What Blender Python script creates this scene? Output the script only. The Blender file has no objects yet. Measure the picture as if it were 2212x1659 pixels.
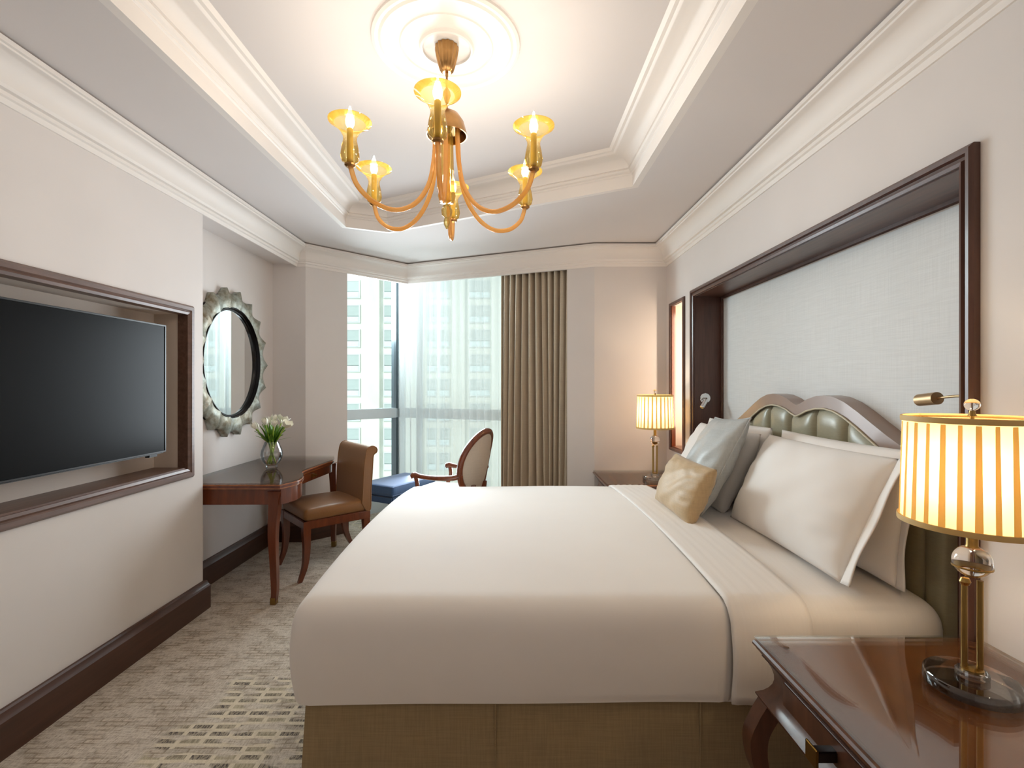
import bpy, bmesh, math, random
from mathutils import Vector, Matrix
random.seed(7)
PI = math.pi
S = bpy.context.scene
COL = S.collection

# ------------------------------------------------------------------ camera, world, sun, light, exposure
cd = bpy.data.cameras.new('camera'); cam = bpy.data.objects.new('camera', cd); COL.objects.link(cam)
cam.location = (0, 0, 1.35); cam.rotation_euler = (PI/2, 0, 0)
cd.sensor_width = 36; cd.lens = 1060/2212*36
cd.shift_x = 3/2212; cd.shift_y = 2.5/2212
cd.clip_start = .05; cd.clip_end = 500
S.camera = cam
S.view_settings.view_transform = 'Standard'; S.view_settings.look = 'None'
S.view_settings.gamma = 1; S.view_settings.use_curve_mapping = False
S.view_settings.exposure = 0.33
S.cycles.use_denoising = True
S.cycles.max_bounces = 14; S.cycles.transparent_max_bounces = 24; S.cycles.transmission_bounces = 10
S.cycles.diffuse_bounces = 6; S.cycles.caustics_reflective = False; S.cycles.caustics_refractive = False
S.cycles.sample_clamp_indirect = 4

w = bpy.data.worlds.new('sky'); S.world = w; w.use_nodes = True
bgn = w.node_tree.nodes['Background']; bgn.inputs[0].default_value = (.86, .94, 1, 1); bgn.inputs[1].default_value = 1.25

def light(kind, name, loc, energy, color, rot=(0, 0, 0), **kw):
    l = bpy.data.lights.new(name, kind); l.energy = energy; l.color = color
    for k, v in kw.items(): setattr(l, k, v)
    o = bpy.data.objects.new(name, l); COL.objects.link(o); o.location = loc; o.rotation_euler = rot
    return o
def aim(o, d): o.rotation_euler = Vector(d).to_track_quat('-Z', 'Y').to_euler()

sun = light('SUN', 'sun', (0, -10, 60), 1.75, (1, .97, .90), angle=.02); aim(sun, (.25, .80, -.62))
d1 = light('AREA', 'daylight_left', (-1.68, 5.24, 2.25), 58, (.86, .94, 1), shape='RECTANGLE', size=.85, size_y=.75); aim(d1, (.70, -.70, -.22))
d2 = light('AREA', 'daylight_right', (-.64, 4.76, 1.22), 27, (.84, .93, 1), shape='RECTANGLE', size=.72, size_y=1.6, spread=1.95); aim(d2, (-.10, -.99, .0))
WARM = (1, .70, .42); CHAND = (1, .89, .76)

# ------------------------------------------------------------------ materials
def lin(c):
    c = c/255
    return c/12.92 if c <= .04045 else ((c+.055)/1.055)**2.4
def rgb(r, g, b): return (lin(r), lin(g), lin(b), 1)

def new_mat(name):
    m = bpy.data.materials.new(name); m.use_nodes = True
    nt = m.node_tree; return m, nt, nt.nodes['Principled BSDF']
def N(nt, t, **kw):
    n = nt.nodes.new(t)
    for k, v in kw.items(): setattr(n, k, v)
    return n
def coords(nt, scale=(1, 1, 1), rot=(0, 0, 0)):
    tc = N(nt, 'ShaderNodeTexCoord'); mp = N(nt, 'ShaderNodeMapping')
    mp.inputs['Scale'].default_value = scale; mp.inputs['Rotation'].default_value = rot
    nt.links.new(tc.outputs['Object'], mp.inputs[0]); return mp.outputs[0]
def ramp(nt, src, stops):
    r = N(nt, 'ShaderNodeValToRGB'); e = r.color_ramp.elements
    e[0].position, e[0].color = stops[0]; e[1].position, e[1].color = stops[1]
    for p, c in stops[2:]:
        q = e.new(p); q.color = c
    nt.links.new(src, r.inputs[0]); return r.outputs[0]
def noise(nt, vec, scale, detail=3, rough=.5):
    n = N(nt, 'ShaderNodeTexNoise'); n.inputs['Scale'].default_value = scale
    n.inputs['Detail'].default_value = detail; n.inputs['Roughness'].default_value = rough
    nt.links.new(vec, n.inputs['Vector']); return n.outputs['Fac']
def bump(nt, b, src, strength=.2, dist=.002):
    n = N(nt, 'ShaderNodeBump'); n.inputs['Strength'].default_value = strength; n.inputs['Distance'].default_value = dist
    nt.links.new(src, n.inputs['Height']); nt.links.new(n.outputs[0], b.inputs['Normal'])
def mixc(nt, fac, a, b, mode='MIX'):
    m = N(nt, 'ShaderNodeMix', data_type='RGBA', blend_type=mode)
    for s, v in ((m.inputs[0], fac), (m.inputs[6], a), (m.inputs[7], b)):
        if isinstance(v, (int, float, tuple)): s.default_value = v
        else: nt.links.new(v, s)
    return m.outputs[2]
def math_(nt, op, a, b=None):
    m = N(nt, 'ShaderNodeMath', operation=op)
    for s, v in ((m.inputs[0], a), (m.inputs[1], b)):
        if v is None: continue
        if isinstance(v, (int, float)): s.default_value = v
        else: nt.links.new(v, s)
    return m.outputs[0]

def mat_plain(name, c, rough=.6, metal=0, var=.06, scale=6, bs=0, bscale=200, spec=None, coat=0, sheen=0, stretch=(1, 1, 1)):
    m, nt, b = new_mat(name)
    v = coords(nt, stretch)
    a = tuple(x*(1-var) for x in c[:3])+(1,); d = tuple(min(1, x*(1+var)) for x in c[:3])+(1,)
    nt.links.new(ramp(nt, noise(nt, v, scale), [(.3, a), (.7, d)]), b.inputs['Base Color'])
    b.inputs['Roughness'].default_value = rough; b.inputs['Metallic'].default_value = metal
    if spec is not None: b.inputs['Specular IOR Level'].default_value = spec
    if coat: b.inputs['Coat Weight'].default_value = coat; b.inputs['Coat Roughness'].default_value = .06
    if sheen: b.inputs['Sheen Weight'].default_value = sheen
    if bs: bump(nt, b, noise(nt, v, bscale, 2), bs, .001)
    return m
def mat_wood(name, c1, c2, rough=.35, coat=.25, stretch=(14, 14, 1.2), scale=3):
    m, nt, b = new_mat(name); v = coords(nt, stretch)
    n = noise(nt, v, scale, 6, .6)
    nt.links.new(ramp(nt, n, [(.3, c1), (.72, c2)]), b.inputs['Base Color'])
    b.inputs['Roughness'].default_value = rough; b.inputs['Coat Weight'].default_value = coat; b.inputs['Coat Roughness'].default_value = .12
    bump(nt, b, n, .05, .001); return m
def mat_glass(name, c=(1, 1, 1, 1), rough=0., ior=1.47):
    m, nt, b = new_mat(name); b.inputs['Base Color'].default_value = c; b.inputs['Roughness'].default_value = rough
    b.inputs['Transmission Weight'].default_value = 1; b.inputs['IOR'].default_value = ior; return m
def mat_thin(name, tint, edge, gloss=.12, groughness=.03, blend=.35, body=0, bodyc=(1, 1, 1, 1)):
    """thin glass: tinted see-through, denser towards its grazing edges, with a glossy coat"""
    m, nt, b = new_mat(name); nt.nodes.remove(b); out = nt.nodes['Material Output']
    lw = N(nt, 'ShaderNodeLayerWeight'); lw.inputs[0].default_value = blend
    col = mixc(nt, lw.outputs['Facing'], tint, edge)
    t = N(nt, 'ShaderNodeBsdfTransparent'); nt.links.new(col, t.inputs[0])
    g = N(nt, 'ShaderNodeBsdfGlossy'); g.inputs['Roughness'].default_value = groughness
    f = math_(nt, 'ADD', math_(nt, 'MULTIPLY', lw.outputs['Fresnel'], .8), gloss*.3)
    mx = N(nt, 'ShaderNodeMixShader'); nt.links.new(f, mx.inputs[0])
    nt.links.new(t.outputs[0], mx.inputs[1]); nt.links.new(g.outputs[0], mx.inputs[2])
    res = mx.outputs[0]
    if body:
        tl = N(nt, 'ShaderNodeBsdfTranslucent'); tl.inputs[0].default_value = bodyc
        df = N(nt, 'ShaderNodeBsdfDiffuse'); df.inputs[0].default_value = bodyc
        m1 = N(nt, 'ShaderNodeMixShader'); m1.inputs[0].default_value = .5
        nt.links.new(tl.outputs[0], m1.inputs[1]); nt.links.new(df.outputs[0], m1.inputs[2])
        m2 = N(nt, 'ShaderNodeMixShader'); m2.inputs[0].default_value = body
        nt.links.new(res, m2.inputs[1]); nt.links.new(m1.outputs[0], m2.inputs[2]); res = m2.outputs[0]
    nt.links.new(res, out.inputs[0]); return m
def mat_sheer(name, c, transp, transl=.5):
    m, nt, b = new_mat(name); nt.nodes.remove(b); out = nt.nodes['Material Output']
    d = N(nt, 'ShaderNodeBsdfDiffuse'); d.inputs[0].default_value = c
    tl = N(nt, 'ShaderNodeBsdfTranslucent'); tl.inputs[0].default_value = c
    tr = N(nt, 'ShaderNodeBsdfTransparent')
    a = N(nt, 'ShaderNodeMixShader'); a.inputs[0].default_value = transl
    nt.links.new(d.outputs[0], a.inputs[1]); nt.links.new(tl.outputs[0], a.inputs[2])
    x = N(nt, 'ShaderNodeMixShader')
    wv = noise(nt, coords(nt, (300, 300, 20)), 1, 1)
    f = math_(nt, 'ADD', math_(nt, 'MULTIPLY', wv, .1), transp-.05)
    nt.links.new(f, x.inputs[0])
    nt.links.new(a.outputs[0], x.inputs[1]); nt.links.new(tr.outputs[0], x.inputs[2])
    nt.links.new(x.outputs[0], out.inputs[0]); return m
def mat_emit(name, c, s):
    m, nt, b = new_mat(name); b.inputs['Base Color'].default_value = c
    b.inputs['Emission Color'].default_value = c; b.inputs['Emission Strength'].default_value = s; return m
def mat_weave(name, c, var=.10, sx=220, sy=220, rough=.8, sheen=.2, bs=.25, spec=.2, rot=(0, 0, 0)):
    """woven cloth: crossed stretched noise for threads"""
    m, nt, b = new_mat(name)
    n1 = noise(nt, coords(nt, (sx, sx, 6), rot), 1, 2); n2 = noise(nt, coords(nt, (8, 8, sy), rot), 1, 2)
    s = math_(nt, 'MULTIPLY', math_(nt, 'ADD', n1, n2), .5)
    a = tuple(x*(1-var) for x in c[:3])+(1,); d = tuple(min(1, x*(1+var)) for x in c[:3])+(1,)
    nt.links.new(ramp(nt, s, [(.38, a), (.62, d)]), b.inputs['Base Color'])
    b.inputs['Roughness'].default_value = rough; b.inputs['Sheen Weight'].default_value = sheen
    b.inputs['Specular IOR Level'].default_value = spec
    bump(nt, b, s, bs, .001); return m

M = {}
M['wall'] = mat_plain('wall_paper', rgb(224, 218, 215), .75, var=.015, scale=3, bs=.06, bscale=160, spec=.25)
M['niche'] = mat_plain('niche_paint', rgb(222, 208, 196), .7, var=.015)
M['ceil'] = mat_plain('ceiling_paint', rgb(222, 216, 214), .85, var=.01, scale=2, spec=.2)
M['trim'] = mat_plain('crown_paint', rgb(238, 232, 227), .55, var=.01, scale=2, spec=.3)
M['base'] = mat_wood('baseboard_wood', rgb(64, 38, 25), rgb(82, 50, 35), .42, .1, (1.2, 1.2, 14))
M['dark'] = mat_wood('dark_wood', rgb(70, 45, 38), rgb(92, 62, 52), .36, .15)
M['dark_h'] = mat_wood('dark_wood_horizontal', rgb(72, 48, 40), rgb(98, 68, 56), .36, .15, (14, 1.2, 14))
M['tvwood'] = mat_wood('tv_frame_wood', rgb(84, 60, 50), rgb(116, 86, 72), .4, .12, (14, 1.2, 14))
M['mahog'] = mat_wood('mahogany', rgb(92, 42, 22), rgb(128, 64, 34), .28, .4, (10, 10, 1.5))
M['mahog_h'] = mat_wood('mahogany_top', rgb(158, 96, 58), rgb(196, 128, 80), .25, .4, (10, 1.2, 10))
M['walnut'] = mat_wood('walnut_brown', rgb(72, 44, 33), rgb(104, 66, 48), .3, .35, (10, 10, 1.5))
M['blackwood'] = mat_plain('ebonised_wood', rgb(28, 20, 17), .3, coat=.3)
M['panel'] = mat_weave('silver_grasscloth', rgb(224, 227, 228), .05, 420, 300, .6, .1, .2, .3)
M['white'] = mat_plain('white_cotton', rgb(244, 240, 237), .78, var=.008, scale=5, bs=.05, bscale=500, spec=.2, sheen=.1)
M['sheet'] = mat_plain('white_sheet', rgb(243, 239, 236), .6, var=.012, scale=5, bs=.04, bscale=300, spec=.25, stretch=(30, 1, 1))
M['skirt'] = mat_weave('gold_brown_skirt_cloth', rgb(158, 138, 106), .10, 240, 240, .7, .15, .3)
M['satin'] = mat_plain('olive_satin', rgb(158, 154, 132), .32, var=.05, scale=40, bs=.04, bscale=300, spec=.5, stretch=(1, 1, 6))
M['hbframe'] = mat_plain('taupe_lacquer', rgb(150, 128, 116), .3, var=.05, scale=4, coat=.2)
M['piping'] = mat_plain('cream_piping', rgb(205, 196, 172), .4)
M['blue_sat'] = mat_weave('silver_blue_satin', rgb(182, 186, 186), .06, 150, 300, .4, .2, .15, .4)
M['gold_sat'] = mat_weave('gold_satin', rgb(188, 160, 120), .07, 150, 300, .5, .25, .15, .45)
M['drape'] = mat_weave('taupe_drape', rgb(190, 174, 152), .05, 260, 200, .5, .25, .12, .35)
M['sheer'] = mat_sheer('white_voile', rgb(246, 248, 248), .30, .62)
M['brown_up'] = mat_weave('brown_satin_upholstery', rgb(142, 98, 56), .05, 300, 300, .42, .15, .08, .4)
M['blue_up'] = mat_weave('blue_upholstery', rgb(58, 98, 150), .08, 200, 200, .6, .4, .15, .3)
M['beige_up'] = mat_weave('beige_upholstery', rgb(196, 182, 166), .04, 260, 260, .7, .1, .1, .3)
M['brass'] = mat_plain('antique_brass', rgb(158, 130, 78), .28, 1, .08, 20)
M['bronze'] = mat_plain('antique_bronze', rgb(176, 134, 84), .3, 1, .12, 25)
M['chrome'] = mat_plain('chrome', rgb(225, 225, 225), .12, 1, .03)
M['nickel'] = mat_plain('satin_bronze_nickel', rgb(188, 160, 124), .42, 1, .04)
M['black'] = mat_plain('black_plastic', rgb(18, 18, 19), .35, var=.05)
M['screen'] = mat_plain('tv_screen', rgb(13, 13, 14), .32, var=.02, spec=.07)
M['crystal'] = mat_glass('crystal', (1, .99, .98, 1), 0, 1.48)
M['acrylic'] = mat_thin('clear_acrylic', (.985, .975, .96, 1), (.86, .80, .74, 1), .35, .0, .3)
M['amber'] = mat_thin('amber_glass', (1, .92, .62, 1), (.92, .62, .14, 1), .10, .04, .40, .10, (1, .74, .16, 1))
M['amber_arm'] = mat_thin('amber_glass_tube', (1, .84, .58, 1), (.95, .62, .26, 1), .15, .06, .5, .38, (1, .56, .16, 1))
M['candle'] = mat_plain('candle_sleeve', rgb(252, 216, 104), .4, var=.03)
M['bulb'] = mat_emit('lit_bulb', (1, .88, .66, 1), 14)
M['pane'] = mat_thin('window_glass', (.95, .99, .98, 1), (.80, .90, .88, 1), .02, .0, .15)
M['clear'] = mat_thin('clear_vase_glass', (.985, .99, .99, 1), (.80, .84, .86, 1), .12, .01, .25)
M['top_glass'] = mat_thin('table_glass', (.985, .99, .985, 1), (.93, .96, .95, 1), .05, .0, .2)
M['alu'] = mat_plain('white_aluminium', rgb(214, 224, 228), .4, var=.02)
M['mullion'] = mat_plain('grey_mullion', rgb(78, 90, 96), .4, var=.03)
M['mirror'] = mat_plain('mirror_silver', rgb(240, 244, 244), .01, 1, .0)
M['bevel'] = mat_plain('dark_bevel', rgb(32, 30, 30), .2, .6, .1)
M['stem'] = mat_plain('tulip_stem', rgb(150, 178, 60), .5, var=.1, scale=30)
M['leaf'] = mat_plain('tulip_leaf', rgb(92, 138, 36), .45, var=.22, scale=14)
M['petal'] = mat_plain('white_petal', rgb(245, 243, 226), .5, var=.04, scale=20)
M['facade'] = mat_plain('white_facade', rgb(216, 219, 208), .9, var=.03, scale=.15)
M['concrete'] = mat_plain('beige_facade', rgb(206, 208, 194), .9, var=.08, scale=.3)
M['winframe'] = mat_plain('facade_frame', rgb(200, 206, 204), .7, var=.02)
M['winpane'] = mat_plain('facade_window_glass', rgb(168, 180, 176), .4, var=.15, scale=.6)
M['balus'] = mat_plain('facade_balustrade', rgb(200, 220, 220), .4, var=.06)
M['shade'] = mat_sheer('cream_shade_silk', rgb(252, 234, 184), .0, .62)
M['shade_trim'] = mat_plain('shade_trim_tape', rgb(214, 180, 116), .6)
M['pleat'] = mat_sheer('shade_pleat_silk', rgb(232, 198, 130), .0, .45)

# silver-leaf mirror frame
m, nt, b = new_mat('silver_leaf')
v = coords(nt); n1 = noise(nt, v, 5, 6, .65); n2 = noise(nt, v, 30, 4, .6)
c = ramp(nt, n1, [(.38, rgb(150, 158, 152)), (.62, rgb(118, 98, 68)), (.5, rgb(134, 130, 112))])
c = mixc(nt, .35, c, ramp(nt, n2, [(.35, rgb(96, 92, 76)), (.6, rgb(198, 202, 194))]))
nt.links.new(c, b.inputs['Base Color']); b.inputs['Metallic'].default_value = .6; b.inputs['Roughness'].default_value = .5
bump(nt, b, n2, .25, .002); M['leafsilver'] = m

# carpet: woven tan ground with columns of little dashed blocks
m, nt, b = new_mat('patterned_carpet')
v = coords(nt)
n1 = noise(nt, coords(nt, (14, 130, 1)), 1.6, 4, .7); n2 = noise(nt, coords(nt, (110, 22, 1)), 1.6, 4, .7)
s = math_(nt, 'MULTIPLY', math_(nt, 'ADD', n1, n2), .5)
ground = ramp(nt, s, [(.38, rgb(142, 128, 114)), (.60, rgb(214, 202, 186)), (.48, rgb(190, 176, 160))])
b2 = N(nt, 'ShaderNodeTexBrick'); b2.offset = .37; nt.links.new(v, b2.inputs['Vector']); b2.inputs['Scale'].default_value = 1
b2.inputs['Brick Width'].default_value = .085; b2.inputs['Row Height'].default_value = .024; b2.inputs['Mortar Size'].default_value = .004; b2.inputs['Mortar Smooth'].default_value = .4
b2.inputs['Color1'].default_value = rgb(225, 222, 218); b2.inputs['Color2'].default_value = rgb(255, 252, 248); b2.inputs['Mortar'].default_value = rgb(196, 188, 178)
lm = ramp(nt, noise(nt, coords(nt, (9, 14, 1)), 1, 3), [(.44, (0, 0, 0, 1)), (.58, (1, 1, 1, 1))])
ground = mixc(nt, lm, ground, mixc(nt, 1.0, ground, b2.outputs['Color'], 'MULTIPLY'))
br = N(nt, 'ShaderNodeTexBrick'); br.offset = .0; br.squash = 1
nt.links.new(v, br.inputs['Vector'])
br.inputs['Scale'].default_value = 1; br.inputs['Brick Width'].default_value = .090; br.inputs['Row Height'].default_value = .040
br.inputs['Mortar Size'].default_value = .010; br.inputs['Mortar Smooth'].default_value = .2; br.inputs['Bias'].default_value = -.35
br.inputs['Color1'].default_value = rgb(78, 68, 62); br.inputs['Color2'].default_value = rgb(186, 172, 140); br.inputs['Mortar'].default_value = rgb(214, 200, 176)
dash = ramp(nt, noise(nt, coords(nt, (170, 40, 1)), 1, 2), [(.42, (0, 0, 0, 1)), (.54, (1, 1, 1, 1))])
blocks = mixc(nt, math_(nt, 'MULTIPLY', dash, .55), br.outputs['Color'], rgb(196, 180, 154))
sep = N(nt, 'ShaderNodeSeparateXYZ'); nt.links.new(v, sep.inputs[0])
# the block columns come back every 2.4 m across the room, fading out by noise
px = math_(nt, 'ABSOLUTE', math_(nt, 'SUBTRACT', math_(nt, 'MODULO', math_(nt, 'ADD', sep.outputs[0], 102.95), 2.4), 1.2))
py = math_(nt, 'ABSOLUTE', math_(nt, 'SUBTRACT', math_(nt, 'MODULO', math_(nt, 'ADD', sep.outputs[1], 36+.5), 3.6), 1.8))
big = noise(nt, coords(nt, (2.2, 1.3, 1)), 1, 2)
msk = math_(nt, 'ADD', math_(nt, 'ADD', math_(nt, 'MULTIPLY', px, -1.25), math_(nt, 'MULTIPLY', py, -.38)), math_(nt, 'MULTIPLY', big, 1.4))
fac = ramp(nt, msk, [(-.0, (0, 0, 0, 1)), (.06, (1, 1, 1, 1))])
cellm = ramp(nt, noise(nt, coords(nt, (9, 24, 1)), 1, 0), [(.40, (.1, .1, .1, 1)), (.52, (1, 1, 1, 1))])
fac2 = math_(nt, 'MULTIPLY', fac, cellm)
nt.links.new(mixc(nt, fac2, ground, blocks), b.inputs['Base Color'])
b.inputs['Roughness'].default_value = .95; b.inputs['Specular IOR Level'].default_value = .1; b.inputs['Sheen Weight'].default_value = .15
bump(nt, b, noise(nt, v, 420, 2), .5, .003); M['carpet'] = m

# ------------------------------------------------------------------ mesh helpers
def BM(): return bmesh.new()
def box(bm, lo, hi, bev=0, seg=2):
    r = bmesh.ops.create_cube(bm, size=1); vs = r['verts']
    for v in vs: v.co = Vector([lo[i]+(v.co[i]+.5)*(hi[i]-lo[i]) for i in range(3)])
    if bev:
        es = list({e for v in vs for e in v.link_edges})
        bmesh.ops.bevel(bm, geom=es, offset=bev, segments=seg, affect='EDGES', clamp_overlap=True)
    return bm
def tube(bm, pts, rad, n=10, cap=True, flat=None):
    """a tube along pts; rad is a number or one per point; flat=(a,b) squashes the section"""
    pts = [Vector(p) for p in pts]; k = len(pts)
    rad = rad if isinstance(rad, (list, tuple)) else [rad]*k
    up = Vector((0, 0, 1)); prev = None; rings = []
    for i, p in enumerate(pts):
        t = (pts[min(i+1, k-1)]-pts[max(i-1, 0)]).normalized()
        if prev is None:
            a = t.cross(up if abs(t.z) < .95 else Vector((0, 1, 0))).normalized()
        else:
            a = (prev-t*prev.dot(t)).normalized()
        prev = a; bb = t.cross(a)
        fa, fb = flat or (1, 1)
        rings.append([bm.verts.new(p+(a*math.cos(2*PI*j/n)*fa+bb*math.sin(2*PI*j/n)*fb)*rad[i]) for j in range(n)])
    for i in range(k-1):
        for j in range(n):
            bm.faces.new((rings[i][j], rings[i][(j+1) % n], rings[i+1][(j+1) % n], rings[i+1][j]))
    if cap:
        bm.faces.new(rings[0][::-1]); bm.faces.new(rings[-1])
    return bm
def lathe(bm, prof, n=32, c=(0, 0, 0), flute=0, fluten=12, axis=None):
    """revolve (r,z) about z; closed at both ends when r is 0"""
    rings = []
    for r, z in prof:
        if r < 1e-6: rings.append([bm.verts.new((c[0], c[1], c[2]+z))]); continue
        rg = []
        for j in range(n):
            a = 2*PI*j/n; rr = r*(1+flute*math.cos(fluten*a))
            rg.append(bm.verts.new((c[0]+rr*math.cos(a), c[1]+rr*math.sin(a), c[2]+z)))
        rings.append(rg)
    for A, B in zip(rings[:-1], rings[1:]):
        for j in range(n):
            q = (A[j % len(A)], A[(j+1) % len(A)], B[(j+1) % len(B)], B[j % len(B)])
            u = []
            for x in q:
                if x not in u: u.append(x)
            if len(u) > 2: bm.faces.new(u)
    return bm
def prism(bm, poly, z0, z1):
    a = [bm.verts.new((x, y, z0)) for x, y in poly]; b_ = [bm.verts.new((x, y, z1)) for x, y in poly]; n = len(poly)
    bm.faces.new(a[::-1]); bm.faces.new(b_)
    for i in range(n): bm.faces.new((a[i], a[(i+1) % n], b_[(i+1) % n], b_[i]))
    return bm
def sweep(bm, prof, path, closed=False, side=1, closeprof=True):
    """sweep (d,z) along a plan path, d measured to the left (side=1) of travel, mitred"""
    P = [Vector(p) for p in path]; n = len(P); rings = []
    for i in range(n):
        a = P[i]-P[i-1] if (i > 0 or closed) else None
        c = P[(i+1) % n]-P[i] if (i < n-1 or closed) else None
        na = Vector((-a.y, a.x)).normalized() if a is not None else None
        nc = Vector((-c.y, c.x)).normalized() if c is not None else None
        if na is None: nn = nc
        elif nc is None: nn = na
        else:
            nn = na+nc; nn = nn/(nn.dot(na))
        rings.append([bm.verts.new((P[i].x+nn.x*d*side, P[i].y+nn.y*d*side, z)) for d, z in prof])
    m_ = len(prof)
    for i in range(n if closed else n-1):
        A, B = rings[i], rings[(i+1) % n]
        for j in range(m_ if closeprof else m_-1):
            bm.faces.new((A[j], A[(j+1) % m_], B[(j+1) % m_], B[j]))
    if closeprof and not closed:
        bm.faces.new(rings[0]); bm.faces.new(rings[-1][::-1])
    return bm
def frame3(bm, prof, rect, flip=False):
    """sweep (d outward from the opening, h off the wall) round an opening rect=(a0,b0,a1,b1) in a plane; returns (a,b,h) verts"""
    a0, b0, a1, b1 = rect; cor = [(a0, b0, -1, -1), (a1, b0, 1, -1), (a1, b1, 1, 1), (a0, b1, -1, 1)]
    rings = [[bm.verts.new((x+sx*d, y+sy*d, h)) for d, h in prof] for x, y, sx, sy in cor]; k = len(prof)
    for i in range(4):
        A, B = rings[i], rings[(i+1) % 4]
        for j in range(k): bm.faces.new((A[j], A[(j+1) % k], B[(j+1) % k], B[j]))
    return bm
def remap(bm, f):
    for v in bm.verts: v.co = Vector(f(*v.co))
    return bm
def grid(bm, f, nu, nv, wrapu=False):
    vs = [[bm.verts.new(f(i/nu, j/nv)) for j in range(nv+1)] for i in range(nu if wrapu else nu+1)]
    for i in range(nu):
        for j in range(nv):
            A, B = vs[i], vs[(i+1) % len(vs)]
            bm.faces.new((A[j], B[j], B[j+1], A[j+1]))
    return vs
def rbox(bm, lo, hi, r, n=(20, 20, 8), bottom=True, f=None, rz=None):
    """rounded box from a dense cube; bottom=False leaves the lower edges square; f displaces (co, n)"""
    lo, hi = Vector(lo), Vector(hi); rz = rz or r
    key = {}
    def V(p):
        k = tuple(round(x, 5) for x in p)
        if k in key: return key[k]
        ctr = Vector([min(max(p[i], lo[i]+r), hi[i]-r) for i in range(3)])
        ctr.z = min(max(p[2], lo.z+(r if bottom else 0)), hi.z-r)
        d = Vector(p)-ctr
        q = ctr+(d.normalized()*r if d.length > 1e-9 else d)
        if f: q = Vector(f(q))
        key[k] = bm.verts.new(q); return key[k]
    def axis(i):
        a = [lo[i]+(hi[i]-lo[i])*t/n[i] for t in range(n[i]+1)]
        ex = [lo[i]+r*t for t in (.15, .35, .6, 1)]+[hi[i]-r*t for t in (.15, .35, .6, 1)]
        return sorted({round(x, 5) for x in a if (x-lo[i] > r*1.05 and hi[i]-x > r*1.05)} | {round(x, 5) for x in ex} | {round(lo[i], 5), round(hi[i], 5)})
    ax = [axis(0), axis(1), axis(2)]
    for d in range(3):
        u, v = [(1, 2), (2, 0), (0, 1)][d]
        for side, val in ((0, lo[d]), (1, hi[d])):
            for i in range(len(ax[u])-1):
                for j in range(len(ax[v])-1):
                    q = []
                    for a, c in ((i, j), (i+1, j), (i+1, j+1), (i, j+1)):
                        p = [0, 0, 0]; p[d] = val; p[u] = ax[u][a]; p[v] = ax[v][c]; q.append(V(tuple(p)))
                    if len(set(q)) < 4: continue
                    if not side: q = q[::-1]
                    try: bm.faces.new(q)
                    except ValueError: pass
    return bm

def obj(name, bm, mat, parent=None, loc=None, rotz=0, smooth=True, angle=38, norm=True, mods=None):
    if norm: bmesh.ops.recalc_face_normals(bm, faces=bm.faces)
    me = bpy.data.meshes.new(name); bm.to_mesh(me); bm.free()
    if smooth:
        for p in me.polygons: p.use_smooth = True
        me.set_sharp_from_angle(angle=math.radians(angle))
    me.materials.append(mat if not isinstance(mat, str) else M[mat])
    o = bpy.data.objects.new(name, me); COL.objects.link(o)
    if parent: o.parent = parent
    if loc: o.location = loc
    o.rotation_euler.z = rotz
    if mods: mods(o)
    return o
def thing(name, label, cat, loc=(0, 0, 0), rotz=0, group=None):
    o = bpy.data.objects.new(name, None); COL.objects.link(o); o.empty_display_size = .1
    o.location = loc; o.rotation_euler.z = rotz; tag(o, label, cat, group); return o
def tag(o, label, cat, group=None):
    o['label'] = label; o['category'] = cat
    if group: o['group'] = group
    return o
def struct(name, bm, mat, parent=None, **kw):
    o = obj(name, bm, mat, parent, **kw)
    if not parent: o['kind'] = 'structure'
    return o
def dup(root, loc, rotz=None, label=None):
    r = root.copy(); COL.objects.link(r); r.location = loc
    if rotz is not None: r.rotation_euler.z = rotz
    if label: r['label'] = label
    for ch in list(root.children):
        c = ch.copy(); COL.objects.link(c); c.parent = r
        for g in list(ch.children):
            e = g.copy(); COL.objects.link(e); e.parent = c
    return r
def curve_pts(pts, n=6):
    """Catmull-Rom through pts"""
    P = [Vector(p) for p in pts]; P = [P[0]*2-P[1]]+P+[P[-1]*2-P[-2]]; out = []
    for i in range(1, len(P)-2):
        for k in range(n):
            t = k/n; a, b_, c, d = P[i-1], P[i], P[i+1], P[i+2]
            out.append(.5*((2*b_)+(c-a)*t+(2*a-5*b_+4*c-d)*t*t+(3*b_-a-3*c+d)*t**3))
    out.append(P[-2]); return out
def lerp_list(vals, n):
    out = []
    for i in range(len(vals)-1):
        for k in range(n): out.append(vals[i]+(vals[i+1]-vals[i])*k/n)
    out.append(vals[-1]); return out

# ================================================================== THE SETTING
YB = -2.6; XL = -1.855; XR = 1.35; XA = -2.06; YF = 4.25; ZC = 2.55; ZU = 2.735; ZS = 2.40
CORN = (-1.0475, 4.9785)              # corner of the crown line above the windows
WL0 = (-1.505, 4.52); WR0 = (.50, 4.343)      # where the two window openings start
GL0 = (-1.83, 4.845); GC = (-1.24, 5.436); GR0 = (.633, 4.667)   # glass line: left end, corner, right end
FX = -1.776; BX = .726
struct('floor', box(BM(), (-2.35, YB-.1, -.12), (1.9, 5.75, 0)), 'carpet', smooth=False)

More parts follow.
